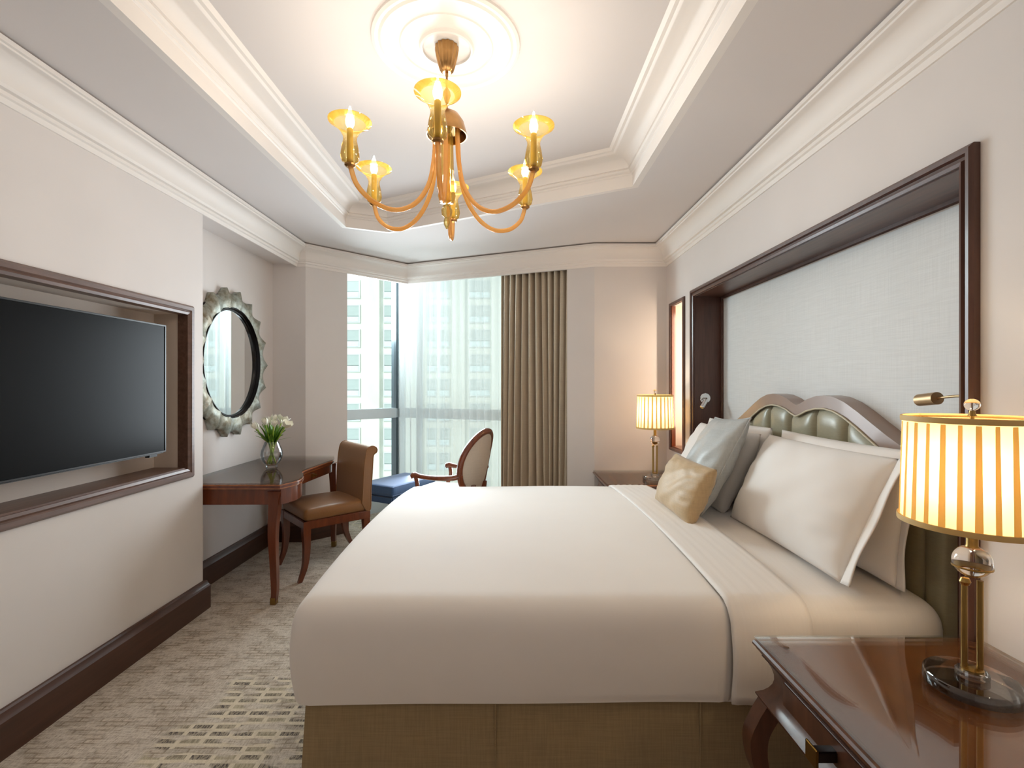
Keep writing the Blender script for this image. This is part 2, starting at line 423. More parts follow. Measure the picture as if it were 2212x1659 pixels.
# ceiling: ring with the tray cut out, tray upper slab, and the bay's ceiling
TR = [(-1.25, -1.6), (.738, -1.6), (.738, 2.958), (-.957, 3.843), (-1.25, 3.72)]
bm = BM()
out = [(-2.35, YB-.1), (1.9, YB-.1), (1.9, YF+.01), (BX+.004, YF+.01), (CORN[0], CORN[1]+.008), (FX-.004, YF+.01), (-2.35, YF+.01)]
ov = [bm.verts.new((x, y, ZC)) for x, y in out]; iv = [bm.verts.new((x, y, ZC)) for x, y in TR]
for q in ((ov[0], ov[1], iv[1], iv[0]), (ov[1], ov[2], iv[2], iv[1]), (ov[2], ov[3], iv[2]), (ov[3], ov[4], iv[3], iv[2]), (ov[4], ov[5], iv[4], iv[3]), (ov[5], ov[6], iv[4]), (ov[6], ov[0], iv[0], iv[4])): bm.faces.new(q)
ext = bmesh.ops.extrude_face_region(bm, geom=list(bm.faces))
for g in ext['geom']:
    if isinstance(g, bmesh.types.BMVert): g.co.z = ZC+.16
prism(bm, [(-1.6, -2.0), (1.1, -2.0), (1.1, 4.2), (-1.6, 4.2)], ZU, ZU+.05)
box(bm, (-2.35, YB-.1, ZU+.0), (-1.6, 5.75, ZU+.05)); box(bm, (1.1, YB-.1, ZU), (1.9, 5.75, ZU+.05)); box(bm, (-1.6, 4.2, ZU), (1.1, 5.75, ZU+.05))
struct('ceiling', bm, 'ceil', smooth=False)
# tray moulding
TP = [(.004, ZC-.003), (.004, ZC+.066), (.012, ZC+.072), (.012, ZC+.078), (.024, ZC+.084), (.030, ZC+.094), (.026, ZC+.10)]
for t in range(9):
    a = t/8*PI/2; TP.append((.034+.09*(1-math.cos(a)), ZC+.103+.055*math.sin(a)))
TP += [(.128, ZC+.160), (.136, ZC+.168), (.150, ZC+.170), (.156, ZC+.178), (.165, ZU+.002), (-.06, ZU+.002), (-.06, ZC+.002)]
struct('trim_1', sweep(BM(), TP, TR, closed=True, side=1), 'trim', angle=25)
# ceiling rose
bm = BM()
lathe(bm, [(.30, 0), (.297, -.008), (.285, -.013), (.272, -.010), (.262, -.016), (.252, -.010), (.235, -.006), (.19, -.010), (.185, -.014), (.178, -.010), (.13, -.006), (.112, -.010), (.106, -.02), (.098, -.022), (.094, -.014), (.085, -.010), (.05, -.006), (0, -.006)], 64, (-.26, 2.0, ZU+.001))
struct('trim_2', bm, 'trim', angle=20)
# crown moulding all round the room
ROOM = [(XL, YB), (XR, YB), (XR, YF), (BX, YF), CORN, (FX, YF), (XL, YF)]
CP = [(0, 2.376), (.008, 2.376), (.014, 2.396), (.024, 2.40), (.026, 2.414), (.040, 2.418), (.044, 2.428)]
for t in range(9):
    a = t/8*PI/2; CP.append((.046+.074*(1-math.cos(a)), 2.43+.080*math.sin(a)))
CP += [(.124, 2.512), (.126, 2.518), (.136, 2.520), (.137, 2.537), (.10, 2.537), (.10, ZC+.001), (0, ZC+.001)]
struct('trim_3', sweep(BM(), CP, ROOM, closed=True, side=1), 'trim', angle=25)

# walls
T = .30
NY0, NY1, NZ0, NZ1 = 1.28, 2.805, .868, 1.757          # the television niche opening
bm = BM()
box(bm, (-2.35, YB, 0), (XL, NY0, ZC)); box(bm, (-2.35, NY1, 0), (XL, 2.957, ZC))
box(bm, (-2.35, NY0, 0), (XL, NY1, NZ0)); box(bm, (-2.35, NY0, NZ1), (XL, NY1, ZC))
box(bm, (-2.35, 2.957, 0), (XA, YF+.02, ZC)); box(bm, (XA, 2.957, ZS), (XL, YF+.02, ZC))
struct('wall_left', bm, 'wall', smooth=False)
bm = BM(); box(bm, (-2.35, NY0-.02, NZ0-.02), (-2.037, NY1+.02, NZ1+.02))
struct('wall_tv_niche', bm, 'niche', smooth=False)
# far walls: short pier, slanted pier left, slanted pier right, straight piece right, band over the windows
bm = BM()
prism(bm, [(-2.35, YF), (FX, YF), WL0, GL0, (-1.95, 5.2), (-2.35, 5.2)], 0, ZC)
prism(bm, [(XR+.3, YF), (XR+.3, 5.0), (.85, 5.0), GR0, WR0, (BX, YF)], 0, ZC)
struct('wall_far', bm, 'wall', smooth=False)
bm = BM()
sweep(bm, [(0, 2.385), (0, ZC), (-.06, ZC), (-.06, 2.385)], [WR0, CORN, WL0], side=1)
struct('wall_band', bm, 'wall', smooth=False)
# right wall with the bed recess and the narrow niche
RY0, RY1, RZ = 1.46, 3.59, 2.0
SY0, SY1, SZ0, SZ1 = 3.82, 4.11, .835, 2.01
bm = BM()
box(bm, (XR, YB, 0), (1.75, RY0, ZC)); box(bm, (XR, RY0, RZ), (1.75, RY1, ZC))
box(bm, (XR, RY1, 0), (1.75, SY0, ZC)); box(bm, (XR, SY1, 0), (1.75, YF+.02, ZC))
box(bm, (XR, SY0, 0), (1.75, SY1, SZ0)); box(bm, (XR, SY0, SZ1), (1.75, SY1, ZC))
box(bm, (1.56, RY0-.01, 0), (1.75, RY1+.01, RZ+.01))
struct('wall_right', bm, 'wall', smooth=False)
struct('wall_back', box(BM(), (-2.35, YB-.12, 0), (1.75, YB, ZC)), 'wall', smooth=False)
# baseboards
BP = [(0, 0), (.03, 0), (.03, .135), (.026, .142), (.022, .15), (.018, .165), (.012, .172), (0, .172)]
struct('baseboard_left', sweep(BM(), BP, [WL0, (FX, YF), (XA, YF), (XA, 2.957), (XL, 2.957), (XL, YB)], side=1), 'base', angle=25)
struct('baseboard_right', sweep(BM(), BP, [(XR, 1.39), (XR, YB)][::-1], side=1), 'base', angle=25)
struct('baseboard_far', sweep(BM(), BP, [(XR, 3.66), (XR, YF), (BX, YF), WR0], side=1), 'base', angle=25)

# dark wooden surround of the bed recess (architrave + lining) and the woven panel at its back
def on_right(y, z, h): return (XR-h, y, z)
FP = [(0, -.005), (0, .016), (.010, .020), (.014, .012), (.024, .012), (.028, .024), (.040, .026), (.050, .018), (.050, -.005)]
bm = frame3(BM(), FP, (RY0, -.4, RY1, RZ)); remap(bm, on_right)
bmesh.ops.bisect_plane(bm, geom=bm.verts[:]+bm.edges[:]+bm.faces[:], plane_co=(0, 0, .001), plane_no=(0, 0, 1), clear_inner=True)
fr = struct('trim_4', bm, 'dark', angle=25)
bm = BM()
box(bm, (XR-.004, RY0-.012, 0), (1.56, RY0+.004, RZ)); struct('jamb', bm, 'dark', fr)
bm = BM(); box(bm, (XR-.004, RY1-.004, 0), (1.56, RY1+.012, RZ)); struct('jamb', bm, 'dark', fr)
bm = BM(); box(bm, (XR-.004, RY0, RZ-.004), (1.56, RY1, RZ+.012)); struct('head_lining', bm, 'dark_h', fr)
bm = frame3(BM(), [(0, 0), (0, .012), (-.014, .012), (-.018, 0)], (RY0+.004, .3, RY1-.004, RZ-.004)); remap(bm, lambda y, z, h: (1.545-h, y, z)); struct('bead', bm, 'dark', fr)
pn = struct('wall_panel', box(BM(), (1.538, RY0+.045, .02), (1.562, RY1-.045, RZ-.03), .004), 'panel', smooth=False)
struct('panel_backing', box(BM(), (1.550, RY0+.004, 0), (1.561, RY1-.004, RZ-.004)), 'niche', pn, smooth=False)
# narrow niche frame and lining
bm = frame3(BM(), [(0, -.01), (0, .012), (.006, .018), (.022, .018), (.028, .010), (.028, -.01)], (SY0, SZ0, SY1, SZ1)); remap(bm, on_right)
fr = struct('trim_5', bm, 'dark', angle=25)
struct('niche_back', box(BM(), (1.53, SY0-.005, SZ0-.005), (1.56, SY1+.005, SZ1+.005)), 'niche', fr, smooth=False)
for nm, lo, hi in (('niche_side', (XR, SY0-.004, SZ0), (1.54, SY0+.006, SZ1)), ('niche_side', (XR, SY1-.006, SZ0), (1.54, SY1+.004, SZ1)), ('niche_sill', (XR, SY0, SZ0-.004), (1.54, SY1, SZ0+.008))):
    struct(nm, box(BM(), lo, hi), 'niche' if nm == 'niche_side' else 'mahog', fr, smooth=False)
bm = BM(); box(bm, (XR-.004, SY1-.012, SZ0), (1.378, SY1+.003, SZ1)); box(bm, (XR-.004, SY0-.003, SZ0), (1.378, SY0+.008, SZ1)); struct('niche_lining', bm, 'mahog', fr, smooth=False)
nl = light('AREA', 'niche_lamp', (1.47, SY0+.02, 1.48), 3.0, (1, .80, .60), shape='RECTANGLE', size=.03, size_y=1.0); aim(nl, (0, 1, 0))
# television niche frame
bm = frame3(BM(), [(-.004, -.045), (-.004, .012), (.008, .018), (.016, .014), (.022, .020), (.040, .022), (.046, .014), (.051, .008), (.051, -.01), (.004, -.01), (.004, -.045)], (NY0, NZ0, NY1, NZ1))
remap(bm, lambda y, z, h: (XL+h, y, z)); fr = struct('trim_6', bm, 'tvwood', angle=25)
bm = frame3(BM(), [(-.002, -.044), (-.002, -.19), (.008, -.19), (.008, -.044)], (NY0, NZ0, NY1, NZ1)); remap(bm, lambda y, z, h: (XL+h, y, z)); struct('niche_lining', bm, 'niche', fr)
struct('niche_sill', box(BM(), (-2.037, NY0, NZ0-.006), (XL+.004, NY1-.004, NZ0+.012), .002), 'tvwood', fr)

# windows
def window(name, A, B, muls, ends):
    """glazing from A to B in plan; muls are the fractions where mullions stand"""
    A, B = Vector(A+(0,)), Vector(B+(0,)); d = (B-A); L = d.length; d.normalize(); nrm = Vector((-d.y, d.x, 0))
    if nrm.y < 0: nrm = -nrm
    def put(bm): return remap(bm, lambda x, y, z: A+d*x+nrm*y+Vector((0, 0, z)))
    root = struct(name, put(box(BM(), (0, -.05, 0), (L, .06, .13))), 'alu', smooth=False)
    struct('transom', put(box(BM(), (0, -.045, .995), (L, .05, 1.10), .004)), 'alu', root)
    struct('head', put(box(BM(), (0, -.04, 2.60), (L, .05, ZU), .004)), 'alu', root)
    for i, t in enumerate(muls):
        struct('mullion', put(box(BM(), (t*L-(.028 if t > .9 or t < .02 else .011), -.045, .13), (t*L+(.028 if t > .9 or t < .02 else .011), .06, 2.6), .004)), 'mullion' if t > .9 and name == 'window_1' else 'alu', root)
    for z0, z1 in ((.13, .995), (1.10, 2.60)):
        for t0, t1 in zip(muls[:-1], muls[1:]):
            struct('pane', put(box(BM(), (t0*L+.026, -.004, z0), (t1*L-.026, .004, z1))), 'pane', root, smooth=False)
    return root
window('window_1', GL0, GC, (0.02, .965), 0)
window('window_2', GC, GR0, (.013, .13, .78, .985), 0)

# ================================================================== BED
BY0, BY1 = 1.585, 3.50; BC = (BY0+BY1)/2
def bulge(x, y, z, top=.63, amt=.055):
    t = max(0, min(1, (z-.50)/.10)); v = (y-BC)/((BY1-BY0)/2)
    return t*amt*max(0, 1-v*v)
bed = thing('bed', 'wide bed with gold-brown skirt and double-humped olive satin headboard', 'bed', (0, 0, 0))
def skirt_mesh():
    bm = BM(); path = [(1.40, BY0+.03), (-.67, BY0+.03), (-.67, BY1-.03), (1.40, BY1-.03)]
    pts = []
    for i in range(3):
        a, c = Vector(path[i]), Vector(path[i+1]); n = 60
        for k in range(n): pts.append(a+(c-a)*k/n)
    pts.append(Vector(path[3]))
    vs = []
    for i, p in enumerate(pts):
        col = []
        for j in range(6):
            z = .34*(1-j/5); fl = (j/5)
            ctr = Vector((.4, BC)); q = p.copy()
            off = .012*fl*math.sin(i*.9)*(.3+.7*math.sin(i*.17)**2)
            if p.x < -.66 or abs(i-60) < 3 or abs(i-120) < 3: q.x -= .02*fl+off*.5
            q.y += (-1 if p.y < BC else 1)*(.012*fl+off*.4)*(1 if (p.y < BY0+.1 or p.y > BY1-.1) else 0)
            col.append(bm.verts.new((q.x, q.y, z+.002)))
        vs.append(col)
    for A, B in zip(vs[:-1], vs[1:]):
        for j in range(5): bm.faces.new((A[j], A[j+1], B[j+1], B[j]))
    return bm
def solid(t):
    def f(o):
        m_ = o.modifiers.new('thickness', 'SOLIDIFY'); m_.thickness = t; m_.offset = 0
    return f
sk = obj('bed_skirt', skirt_mesh(), 'skirt', bed, mods=solid(.004))
for x in (-.05, .62, 1.2):
    bm = BM(); box(bm, (x-.002, BY0+.0165, .004), (x+.002, BY0+.022, .335)); obj('skirt_pleat', bm, 'skirt', sk)
obj('box_base', box(BM(), (-.62, BY0+.06, .06), (1.42, BY1-.06, .32), .02), 'skirt', bed)
obj('mattress', rbox(BM(), (.60, BY0+.015, .318), (1.455, BY1-.015, .618), .085, (20, 40, 8), False,
    lambda q: (q.x, q.y-.006*math.sin(q.x*9)*(q.z < .6), q.z+bulge(*q, amt=.05))), 'sheet', bed)
# headboard
hb_pts = [(0, 1.2475), (.035, 1.258), (.09, 1.281), (.16, 1.298), (.225, 1.303), (.29, 1.296), (.36, 1.275), (.44, 1.238), (.52, 1.196), (.60, 1.155), (.68, 1.118), (.76, 1.09), (.83, 1.076), (.89, 1.07)]
def hz(dy):
    dy = abs(dy)
    for (a, za), (c, zc) in zip(hb_pts[:-1], hb_pts[1:]):
        if dy <= c: return za+(zc-za)*(dy-a)/(c-a)
    return hb_pts[-1][1]
HY = 2.505; HX = 1.47
ys = [HY-.89+1.78*i/120 for i in range(121)]
hb = BM()
def strip(bm, x0, x1, lowf, topf, ys):
    rg = [[bm.verts.new((x, y, z)) for x, z in ((x0, lowf(y)), (x0, topf(y)), (x1, topf(y)), (x1, lowf(y)))] for y in ys]
    for A, B in zip(rg[:-1], rg[1:]):
        for j in range(4): bm.faces.new((A[j], A[(j+1) % 4], B[(j+1) % 4], B[j]))
    bm.faces.new(rg[0]); bm.faces.new(rg[-1][::-1]); return bm
strip(hb, HX+.02, 1.535, lambda y: .05, lambda y: hz(y-HY)-.03, ys)
headboard = obj('headboard', hb, 'dark', bed)
bw = lambda y: .052+.02*min(1, abs(y-HY)/.7)
bm = strip(BM(), HX-.012, 1.537, lambda y: hz(y-HY)-bw(y), lambda y: hz(y-HY), ys)
bmesh.ops.bevel(bm, geom=[e for e in bm.edges if abs(e.verts[0].co.x-(HX-.012)) < 1e-4 and abs(e.verts[1].co.x-(HX-.012)) < 1e-4 and e.calc_face_angle(0) > .8], offset=.006, segments=2, affect='EDGES')
obj('headboard_frame', bm, 'hbframe', headboard)
bm = BM(); tube(bm, [(HX-.016, y, hz(y-HY)-bw(y)-.004) for y in ys], .0045, 8); obj('piping', bm, 'piping', headboard)
seams = [HY-.87, 1.737, 1.94, 2.145, 2.36, 2.57, 2.775, 2.985, 3.19, HY+.87]
for a, c in zip(seams[:-1], seams[1:]):
    bm = BM()
    def chan(u, v, a=a, c=c):
        y = a+(c-a)*u; zt = hz(y-HY)-bw(y)+.004; z = .30+(zt-.30)*v
        pr = max(0, 1-(2*u-1)**4)**.5; pe = min(1, (1-v)*(zt-.30)/.05)**.5 if v < 1 else 0
        return (HX+.022-.042*pr*(.35+.65*pe), y, z)
    grid(bm, chan, 14, 22); obj('channel_panel', bm, 'satin', headboard)

# duvet and turned-down sheet
dv = obj('duvet', rbox(BM(), (-.72, BY0, .315), (.745, BY1, .635), .07, (44, 56, 10), False,
    lambda q: (q.x-.012*math.sin(PI*max(0, min(1, (q.z-.315)/.3)))*(q.x < -.6), q.y-(.014*math.sin(PI*max(0, min(1, (q.z-.315)/.28)))+.003*math.sin(q.x*7+1))*(q.y < BY0+.06),
               q.z+bulge(*q)+.003*math.sin(q.x*5)*math.sin(q.y*4)*(q.z > .55)+(.006*math.sin(q.x*2.1+.6)+.004)*(q.z < .33))), 'white')
tag(dv, 'smooth white duvet spread over the foot and middle of the bed', 'duvet')
sh = BM()
def band(u, v):
    x = .70+.26*u; top = BY1-BY0+.02; drop = .235; r = .075; L = 2*drop+top; d = v*L
    if d < drop: y, z = BY0-.012, .638-r-drop+d+r
    elif d > drop+top: y, z = BY1+.008, .638-(d-drop-top)
    else: y, z = BY0-.010+(d-drop), .638
    e = min(y-(BY0-.010), BY1+.010-y)
    if drop <= d <= drop+top:
        z += bulge(0, y, .64)
        if e < r: z -= r-math.sqrt(max(0, r*r-(r-e)**2))
    else: z -= r
    bot = max(0, .56-z)/.2
    k = .003*math.sin(PI*u)**.5*(1 if u < 1 else 0)+.002*math.sin(u*40+y*3)
    if drop <= d <= drop+top: z += k
    else: y += (-1 if y < BC else 1)*(k+.012*math.sin(PI*min(1, bot)))
    return (x+.02*math.sin(y*1.7), y, z)
grid(sh, band, 16, 90)
ts = tag(obj('turned_down_sheet', sh, 'sheet', mods=solid(.008)), 'white sheet turned down in a band across the bed before the pillows', 'sheet')

def cushion(name, mat, O, Wd, Hd, w_, h_, t, label, cat, group=None, pinch=.05, flange=0, puff=.5, n=40, wr=.007, seed=0, pipe=None, back=1.):
    """pillow standing on its long edge: O = middle of the lower edge, Wd along the width, Hd up the leaning height"""
    Wd = Vector(Wd).normalized(); Hd = Vector(Hd); Hd = (Hd-Wd*Hd.dot(Wd)).normalized(); Nd = Wd.cross(Hd)
    bm = BM(); rnd = random.Random(seed); ph = [rnd.uniform(0, 6) for _ in range(6)]
    def side(sg):
        def f(u, v):
            a, c = 2*u-1, 2*v-1
            x = w_/2*a*(1-pinch*(1-c*c)); y = h_/2*c*(1-pinch*(1-a*a))
            th = (max(0, 1-abs(a)**2.3)*max(0, 1-abs(c)**2.6))**puff
            z = sg*t/2*th*(1 if sg > 0 else back)+wr*th*(math.sin(a*7+ph[0]+c*3)*math.sin(c*5+ph[1])+.6*math.sin(a*13+c*9+ph[2])*abs(a)+.9*math.sin(c*21+a*4+ph[4])*max(0, abs(a)-.45)+.5*math.sin(a*17-c*11+ph[5])*max(0, abs(c)-.3))
            return Vector((0, 0, 0))+Wd*x+Hd*(y+h_/2)+Nd*z
        return f
    for sg in (1, -1): grid(bm, side(sg), n, n)
    bmesh.ops.remove_doubles(bm, verts=bm.verts, dist=.0008)
    o = obj(name, bm, mat, None, O, angle=180); tag(o, label, cat, group)
    if flange:
        bm = BM()
        def fl(u, v):
            c = 2*v-1; x = -(w_/2*(1-pinch*(1-c*c))-.006+flange*u); y = h_/2*c*(1-.02*u)
            z = .005*math.sin(c*5+ph[3])*u-.012*u
            return Wd*x+Hd*(y+h_/2)+Nd*z
        grid(bm, fl, 5, 30); obj('flange', bm, mat, o, mods=solid(.004))
    if pipe:
        bm = BM(); ring = []
        for i in range(64):
            a = i/64*4; k = int(a); f_ = a-k
            u, v = [(f_, 0), (1, f_), (1-f_, 1), (0, 1-f_)][k]
            ring.append(side(1)(u, v))
        ring.append(ring[0]); tube(bm, ring, .004, 6, False); obj('piping', bm, pipe, o)
    return o
gp = 'white pillows propped along the headboard'
Z0 = .672
cushion('pillow', 'white', (1.14, 2.12, Z0-.006), (0, 1, 0), (.20, .02, .42), .86, .475, .20, 'large white pillow in front, propped on the near half of the bed', 'pillow', gp, .03, .055, .55, seed=1)
cushion('pillow', 'white', (1.325, 2.09, Z0-.02), (0, 1, 0), (.055, .02, .45), .82, .475, .15, 'white pillow behind the front one, on the half nearest the large lamp', 'pillow', gp, .03, .045, .55, seed=2)
cushion('pillow', 'white', (1.13, 3.02, Z0-.012), (0, 1, 0), (.20, -.01, .42), .82, .475, .19, 'white pillow behind the silver-grey cushion, on the half toward the window', 'pillow', gp, .03, 0, .45, seed=3)
cushion('pillow', 'white', (1.325, 3.01, Z0-.02), (0, 1, 0), (.06, -.01, .45), .82, .475, .15, 'white pillow furthest back against the headboard on the window half', 'pillow', gp, .03, 0, .45, seed=4)
cushion('cushion', 'blue_sat', (.962, 2.70, Z0+.004), (.04, 1, -.06), (.25, .10, .46), .48, .56, .17, 'silver-grey square cushion standing behind the small gold cushion', 'cushion', None, .06, 0, .5, seed=5, pipe='blue_sat')
cushion('cushion', 'gold_sat', (.845, 2.585, Z0+.008), (.0, 1, 0), (.12, 0, .26), .56, .30, .15, 'small gold satin lumbar cushion at the front of the pillows', 'cushion', None, .05, 0, .45, seed=6)

# ================================================================== BEDSIDE TABLES
def bedside(loc, label, flip):
    t = thing('bedside_table', label, 'table', loc, 0, 'bedside tables')
    W, Dp = .625, .64         # along y, along x (x grows to the wall, from 0)
    H = .612
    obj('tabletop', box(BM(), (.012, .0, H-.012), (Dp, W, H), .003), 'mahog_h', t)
    MP = [(0, H-.012), (.000, H-.022), (.010, H-.024), (.008, H-.032), (.018, H-.040), (.022, H-.050)]
    pr = [(-.004-d*0+0, z) for d, z in MP]
    path = [(Dp, 0), (0, 0), (0, W), (Dp, W)]
    edge = [(.0, H-.006), (-.004, H-.012), (-.004, H-.018), (.004, H-.022), (.004, H-.028), (.010, H-.034), (.016, H-.044), (.05, H-.044), (.05, H-.006)]
    bm = sweep(BM(), edge, path, side=-1); obj('edge_moulding', bm, 'walnut', t, angle=25)
    cove = []
    for k in range(9):
        a = k/8; cove.append((.014+.030*math.sin(PI*a)**.8-.012*a, H-.044-.112*a))
    cove += [(.002, H-.160), (.006, H-.166), (.06, H-.166), (.06, H-.044)]
    obj('frieze', sweep(BM(), cove, path, side=-1), 'walnut', t, angle=40)
    obj('drawer_front', remap(box(BM(), (0, .10, -.05), (.012, W-.10, .044), .004), lambda x, y, z: (.030+x-.022*math.sin(PI*(z+.05)/.094), y, H-.11+z)), 'walnut', t)
    h = obj('handle', box(BM(), (-.026, W/2-.022, H-.128), (-.020, W/2+.022, H-.084), .002), 'brass', t)
    obj('handle_stem', box(BM(), (-.021, W/2-.013, H-.119), (.034, W/2+.013, H-.093), .003), 'blackwood', h)
    for sx, sy in ((0, 0), (0, 1), (1, 0), (1, 1)):
        x0 = .03 if not sx else Dp-.06; s = -1 if not sx else 1
        pts = [(x0, H-.165), (x0+s*.018, H-.20), (x0+s*.045, H-.26), (x0+s*.038, H-.34), (x0-s*.0, H-.43), (x0-s*.02, H-.50), (x0+s*.0, H-.57), (x0+s*.02, H-.612)]
        wv = [.050, .056, .050, .042, .034, .030, .028, .034]
        cp = curve_pts([(p[0], 0, p[1]) for p in pts], 5); wl = lerp_list(wv, 5)
        yy = .012 if not sy else W-.062
        bm = BM(); vs = [[bm.verts.new((p.x+e*wl[i]/2, yy+f, p.z)) for e, f in ((-1, 0), (1, 0), (1, .05), (-1, .05))] for i, p in enumerate(cp)]
        for A, B in zip(vs[:-1], vs[1:]):
            for j in range(4): bm.faces.new((A[j], A[(j+1) % 4], B[(j+1) % 4], B[j]))
        bm.faces.new(vs[0]); bm.faces.new(vs[-1])
        obj('leg', bm, 'walnut', t)
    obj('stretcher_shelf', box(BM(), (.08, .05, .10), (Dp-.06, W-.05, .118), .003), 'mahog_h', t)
    g = obj('glass_top', box(BM(), (-.002, .002, H+.003), (Dp-.004, W-.002, H+.009), .0015), 'top_glass', t)
    for x, y in ((.06, .06), (.06, W-.06), (Dp-.06, .06), (Dp-.06, W-.06)):
        bm = BM(); lathe(bm, [(0, H), (.008, H), (.008, H+.003), (0, H+.003)], 12, (x, y, 0)); obj('glass_pad', bm, 'clear', g)
    return t
bedside((.712, .81, 0), 'mahogany bedside table with glass top, in the near corner of the photo', 0)
bedside((.712, 3.605, 0), 'mahogany bedside table beyond the bed, under the small lit lamp', 1)
TZ = .621

# ================================================================== TABLE LAMPS
def table_lamp(loc, label, e, rz):
    t = thing('table_lamp', label, 'lamp', loc, rz, 'pleated table lamps')
    bm = BM(); lathe(bm, [(0, 0), (.090, 0), (.093, .003), (.093, .026), (.090, .030), (0, .030)], 64); obj('base', bm, 'acrylic', t)
    bm = BM(); lathe(bm, [(0, .0302), (.030, .0302), (.032, .033), (.032, .043), (.029, .046), (0, .046)], 40); bs = obj('upper_base', bm, 'acrylic', t)
    bm = BM(); lathe(bm, [(.0, .0462), (.022, .0462), (.022, .050), (.012, .054), (0, .054)], 24); obj('brass_seat', bm, 'brass', t)
    for x in (-.0145, .0145):
        bm = BM(); lathe(bm, [(0, .05), (.0065, .05), (.0065, .262), (0, .262)], 16, (x, 0, 0)); obj('rod', bm, 'brass', t)
    bm = BM(); lathe(bm, [(0, .246), (.008, .249), (.0115, .257), (.008, .266), (0, .268)], 20, (-.0145, -.004, 0)); obj('knob', bm, 'brass', t)
    cz = .306
    bm = BM(); lathe(bm, [(.038*math.sin(PI*k/16), cz-.038*math.cos(PI*k/16)) for k in range(17)], 40); obj('crystal_ball', bm, 'crystal', t)
    bm = BM(); lathe(bm, [(.0355, cz-.015), (.0385, cz-.014), (.0385, cz-.011), (.0365, cz-.010)], 40); obj('ball_band', bm, 'brass', t)
    bm = BM(); lathe(bm, [(.0, cz+.034), (.014, cz+.034), (.0115, cz+.04), (.0115, .47), (.0115, .62), (.004, .63), (.004, .655), (0, .655)], 20); obj('collar', bm, 'brass', t)
    R0, R1, z0, z1 = .139, .132, .397, .645
    nst = 28
    bm = BM(); grid(bm, lambda u, v: ((R0+(R1-R0)*v)*math.cos(2*PI*u), (R0+(R1-R0)*v)*math.sin(2*PI*u), z0+(z1-z0)*v), 112, 6, True)
    sd = obj('lamp_shade', bm, 'shade', t, norm=False)
    for k in range(nst):
        a0 = 2*PI*k/nst; wd = 2*PI/nst*(.34 if k % 2 else .44)
        bm = BM(); grid(bm, lambda u, v: ((R0+(R1-R0)*v+.0022)*math.cos(a0+wd*(u-.5)*(1-.25*v)), (R0+(R1-R0)*v+.0022)*math.sin(a0+wd*(u-.5)*(1-.25*v)), z0+.006+(z1-z0-.012)*v), 3, 2)
        obj('pleat', bm, 'pleat', sd, norm=False)
    for r, z, nm in ((R0, z0, 'lower_trim'), (R1, z1, 'upper_trim')):
        bm = BM(); lathe(bm, [(r-.001, z-.004), (r+.004, z-.004), (r+.0045, z+.004), (r+.004, z+.009), (r-.001, z+.009)], 96); obj(nm, bm, 'shade_trim', sd)
    for k in range(3):
        a = 2*PI*k/3; bm = BM(); tube(bm, [(.004*math.cos(a), .004*math.sin(a), .64), (R1*math.cos(a), R1*math.sin(a), z1)], .0015, 6); obj('spider', bm, 'brass', sd)
    bm = BM(); lathe(bm, [(0, .655), (.009, .655), (.007, .660), (.0055, .668), (0, .668)], 20); obj('finial_neck', bm, 'brass', t)
    bm = BM(); lathe(bm, [(.0155*math.sin(PI*k/12), .682-.0145*math.cos(PI*k/12)) for k in range(13)], 28); obj('finial_ball', bm, 'crystal', t)
    for s_ in (-1, 1):
        bm = BM(); lathe(bm, [(0, .50), (.012, .505), (.020, .53), (.021, .55), (.014, .575), (0, .582)], 20, (s_*.034, 0, 0)); obj('bulb', bm, 'bulb', t)
        p = light('POINT', 'lamp_bulb', (s_*.034, .03*s_, .53), e, (1, .77, .50), shadow_soft_size=.02); p.parent = t
    return t
table_lamp((1.108, 1.178, TZ), 'large lit table lamp with pleated cream shade on the near bedside table', 2.3, -.45)
table_lamp((1.118, 3.80, TZ), 'lit table lamp in the far corner beyond the bed, before the narrow lit niche', 2.3, -.2)

# ================================================================== READING LIGHTS
t = thing('reading_light', 'chrome swivel reading light on the dark far jamb beside the bed', 'wall lamp', (1.42, RY1-.004, 1.255), 0, 'bedside reading lights')
def disc(bm, c, ax, r, h, n=32, bev=.003):
    q = Vector(ax).normalized().to_track_quat('Z', 'Y').to_matrix()
    b2 = BM(); lathe(b2, [(0, 0), (r, 0), (r, h-bev), (r-bev, h), (0, h)], n)
    for v in b2.verts: v.co = q @ v.co+Vector(c)
    me = bpy.data.meshes.new('tmp'); b2.to_mesh(me); b2.free(); bm.from_mesh(me); bpy.data.meshes.remove(me); return bm
obj('wall_plate', disc(BM(), (0, 0, 0), (0, -1, 0), .038, .012), 'chrome', t)
bm = BM(); tube(bm, [(0, -.01, 0), (-.004, -.04, 0), (-.012, -.055, -.012), (-.022, -.058, -.026)], .006, 10); obj('arm', bm, 'chrome', t)
obj('lamp_head', disc(BM(), (-.016, -.054, -.018), (-.55, -.25, -.8), .017, .060), 'chrome', t)
obj('lens', disc(BM(), (-.049, -.069, -.066), (-.55, -.25, -.8), .013, .003), 'shade_trim', t)
t = thing('reading_light', 'bronze tube reading light over the headboard, reaching from the near jamb', 'wall lamp', (1.43, RY0+.004, 1.312), 0, 'bedside reading lights')
obj('wall_plate', disc(BM(), (0, 0, 0), (0, 1, 0), .038, .012), 'nickel', t)
bm = BM(); tube(bm, curve_pts([(0, .01, 0), (-.004, .05, .004), (-.002, .12, .002), (.0, .19, -.008)], 5), .0045, 10); obj('arm', bm, 'nickel', t)
obj('lamp_head', disc(BM(), (-.002, .178, -.006), (.10, .95, -.10), .021, .085), 'nickel', t)
bm = BM(); disc(bm, (.0065, .262, -.015), (.10, .95, -.10), .017, .003); obj('lens', bm, 'shade_trim', t)

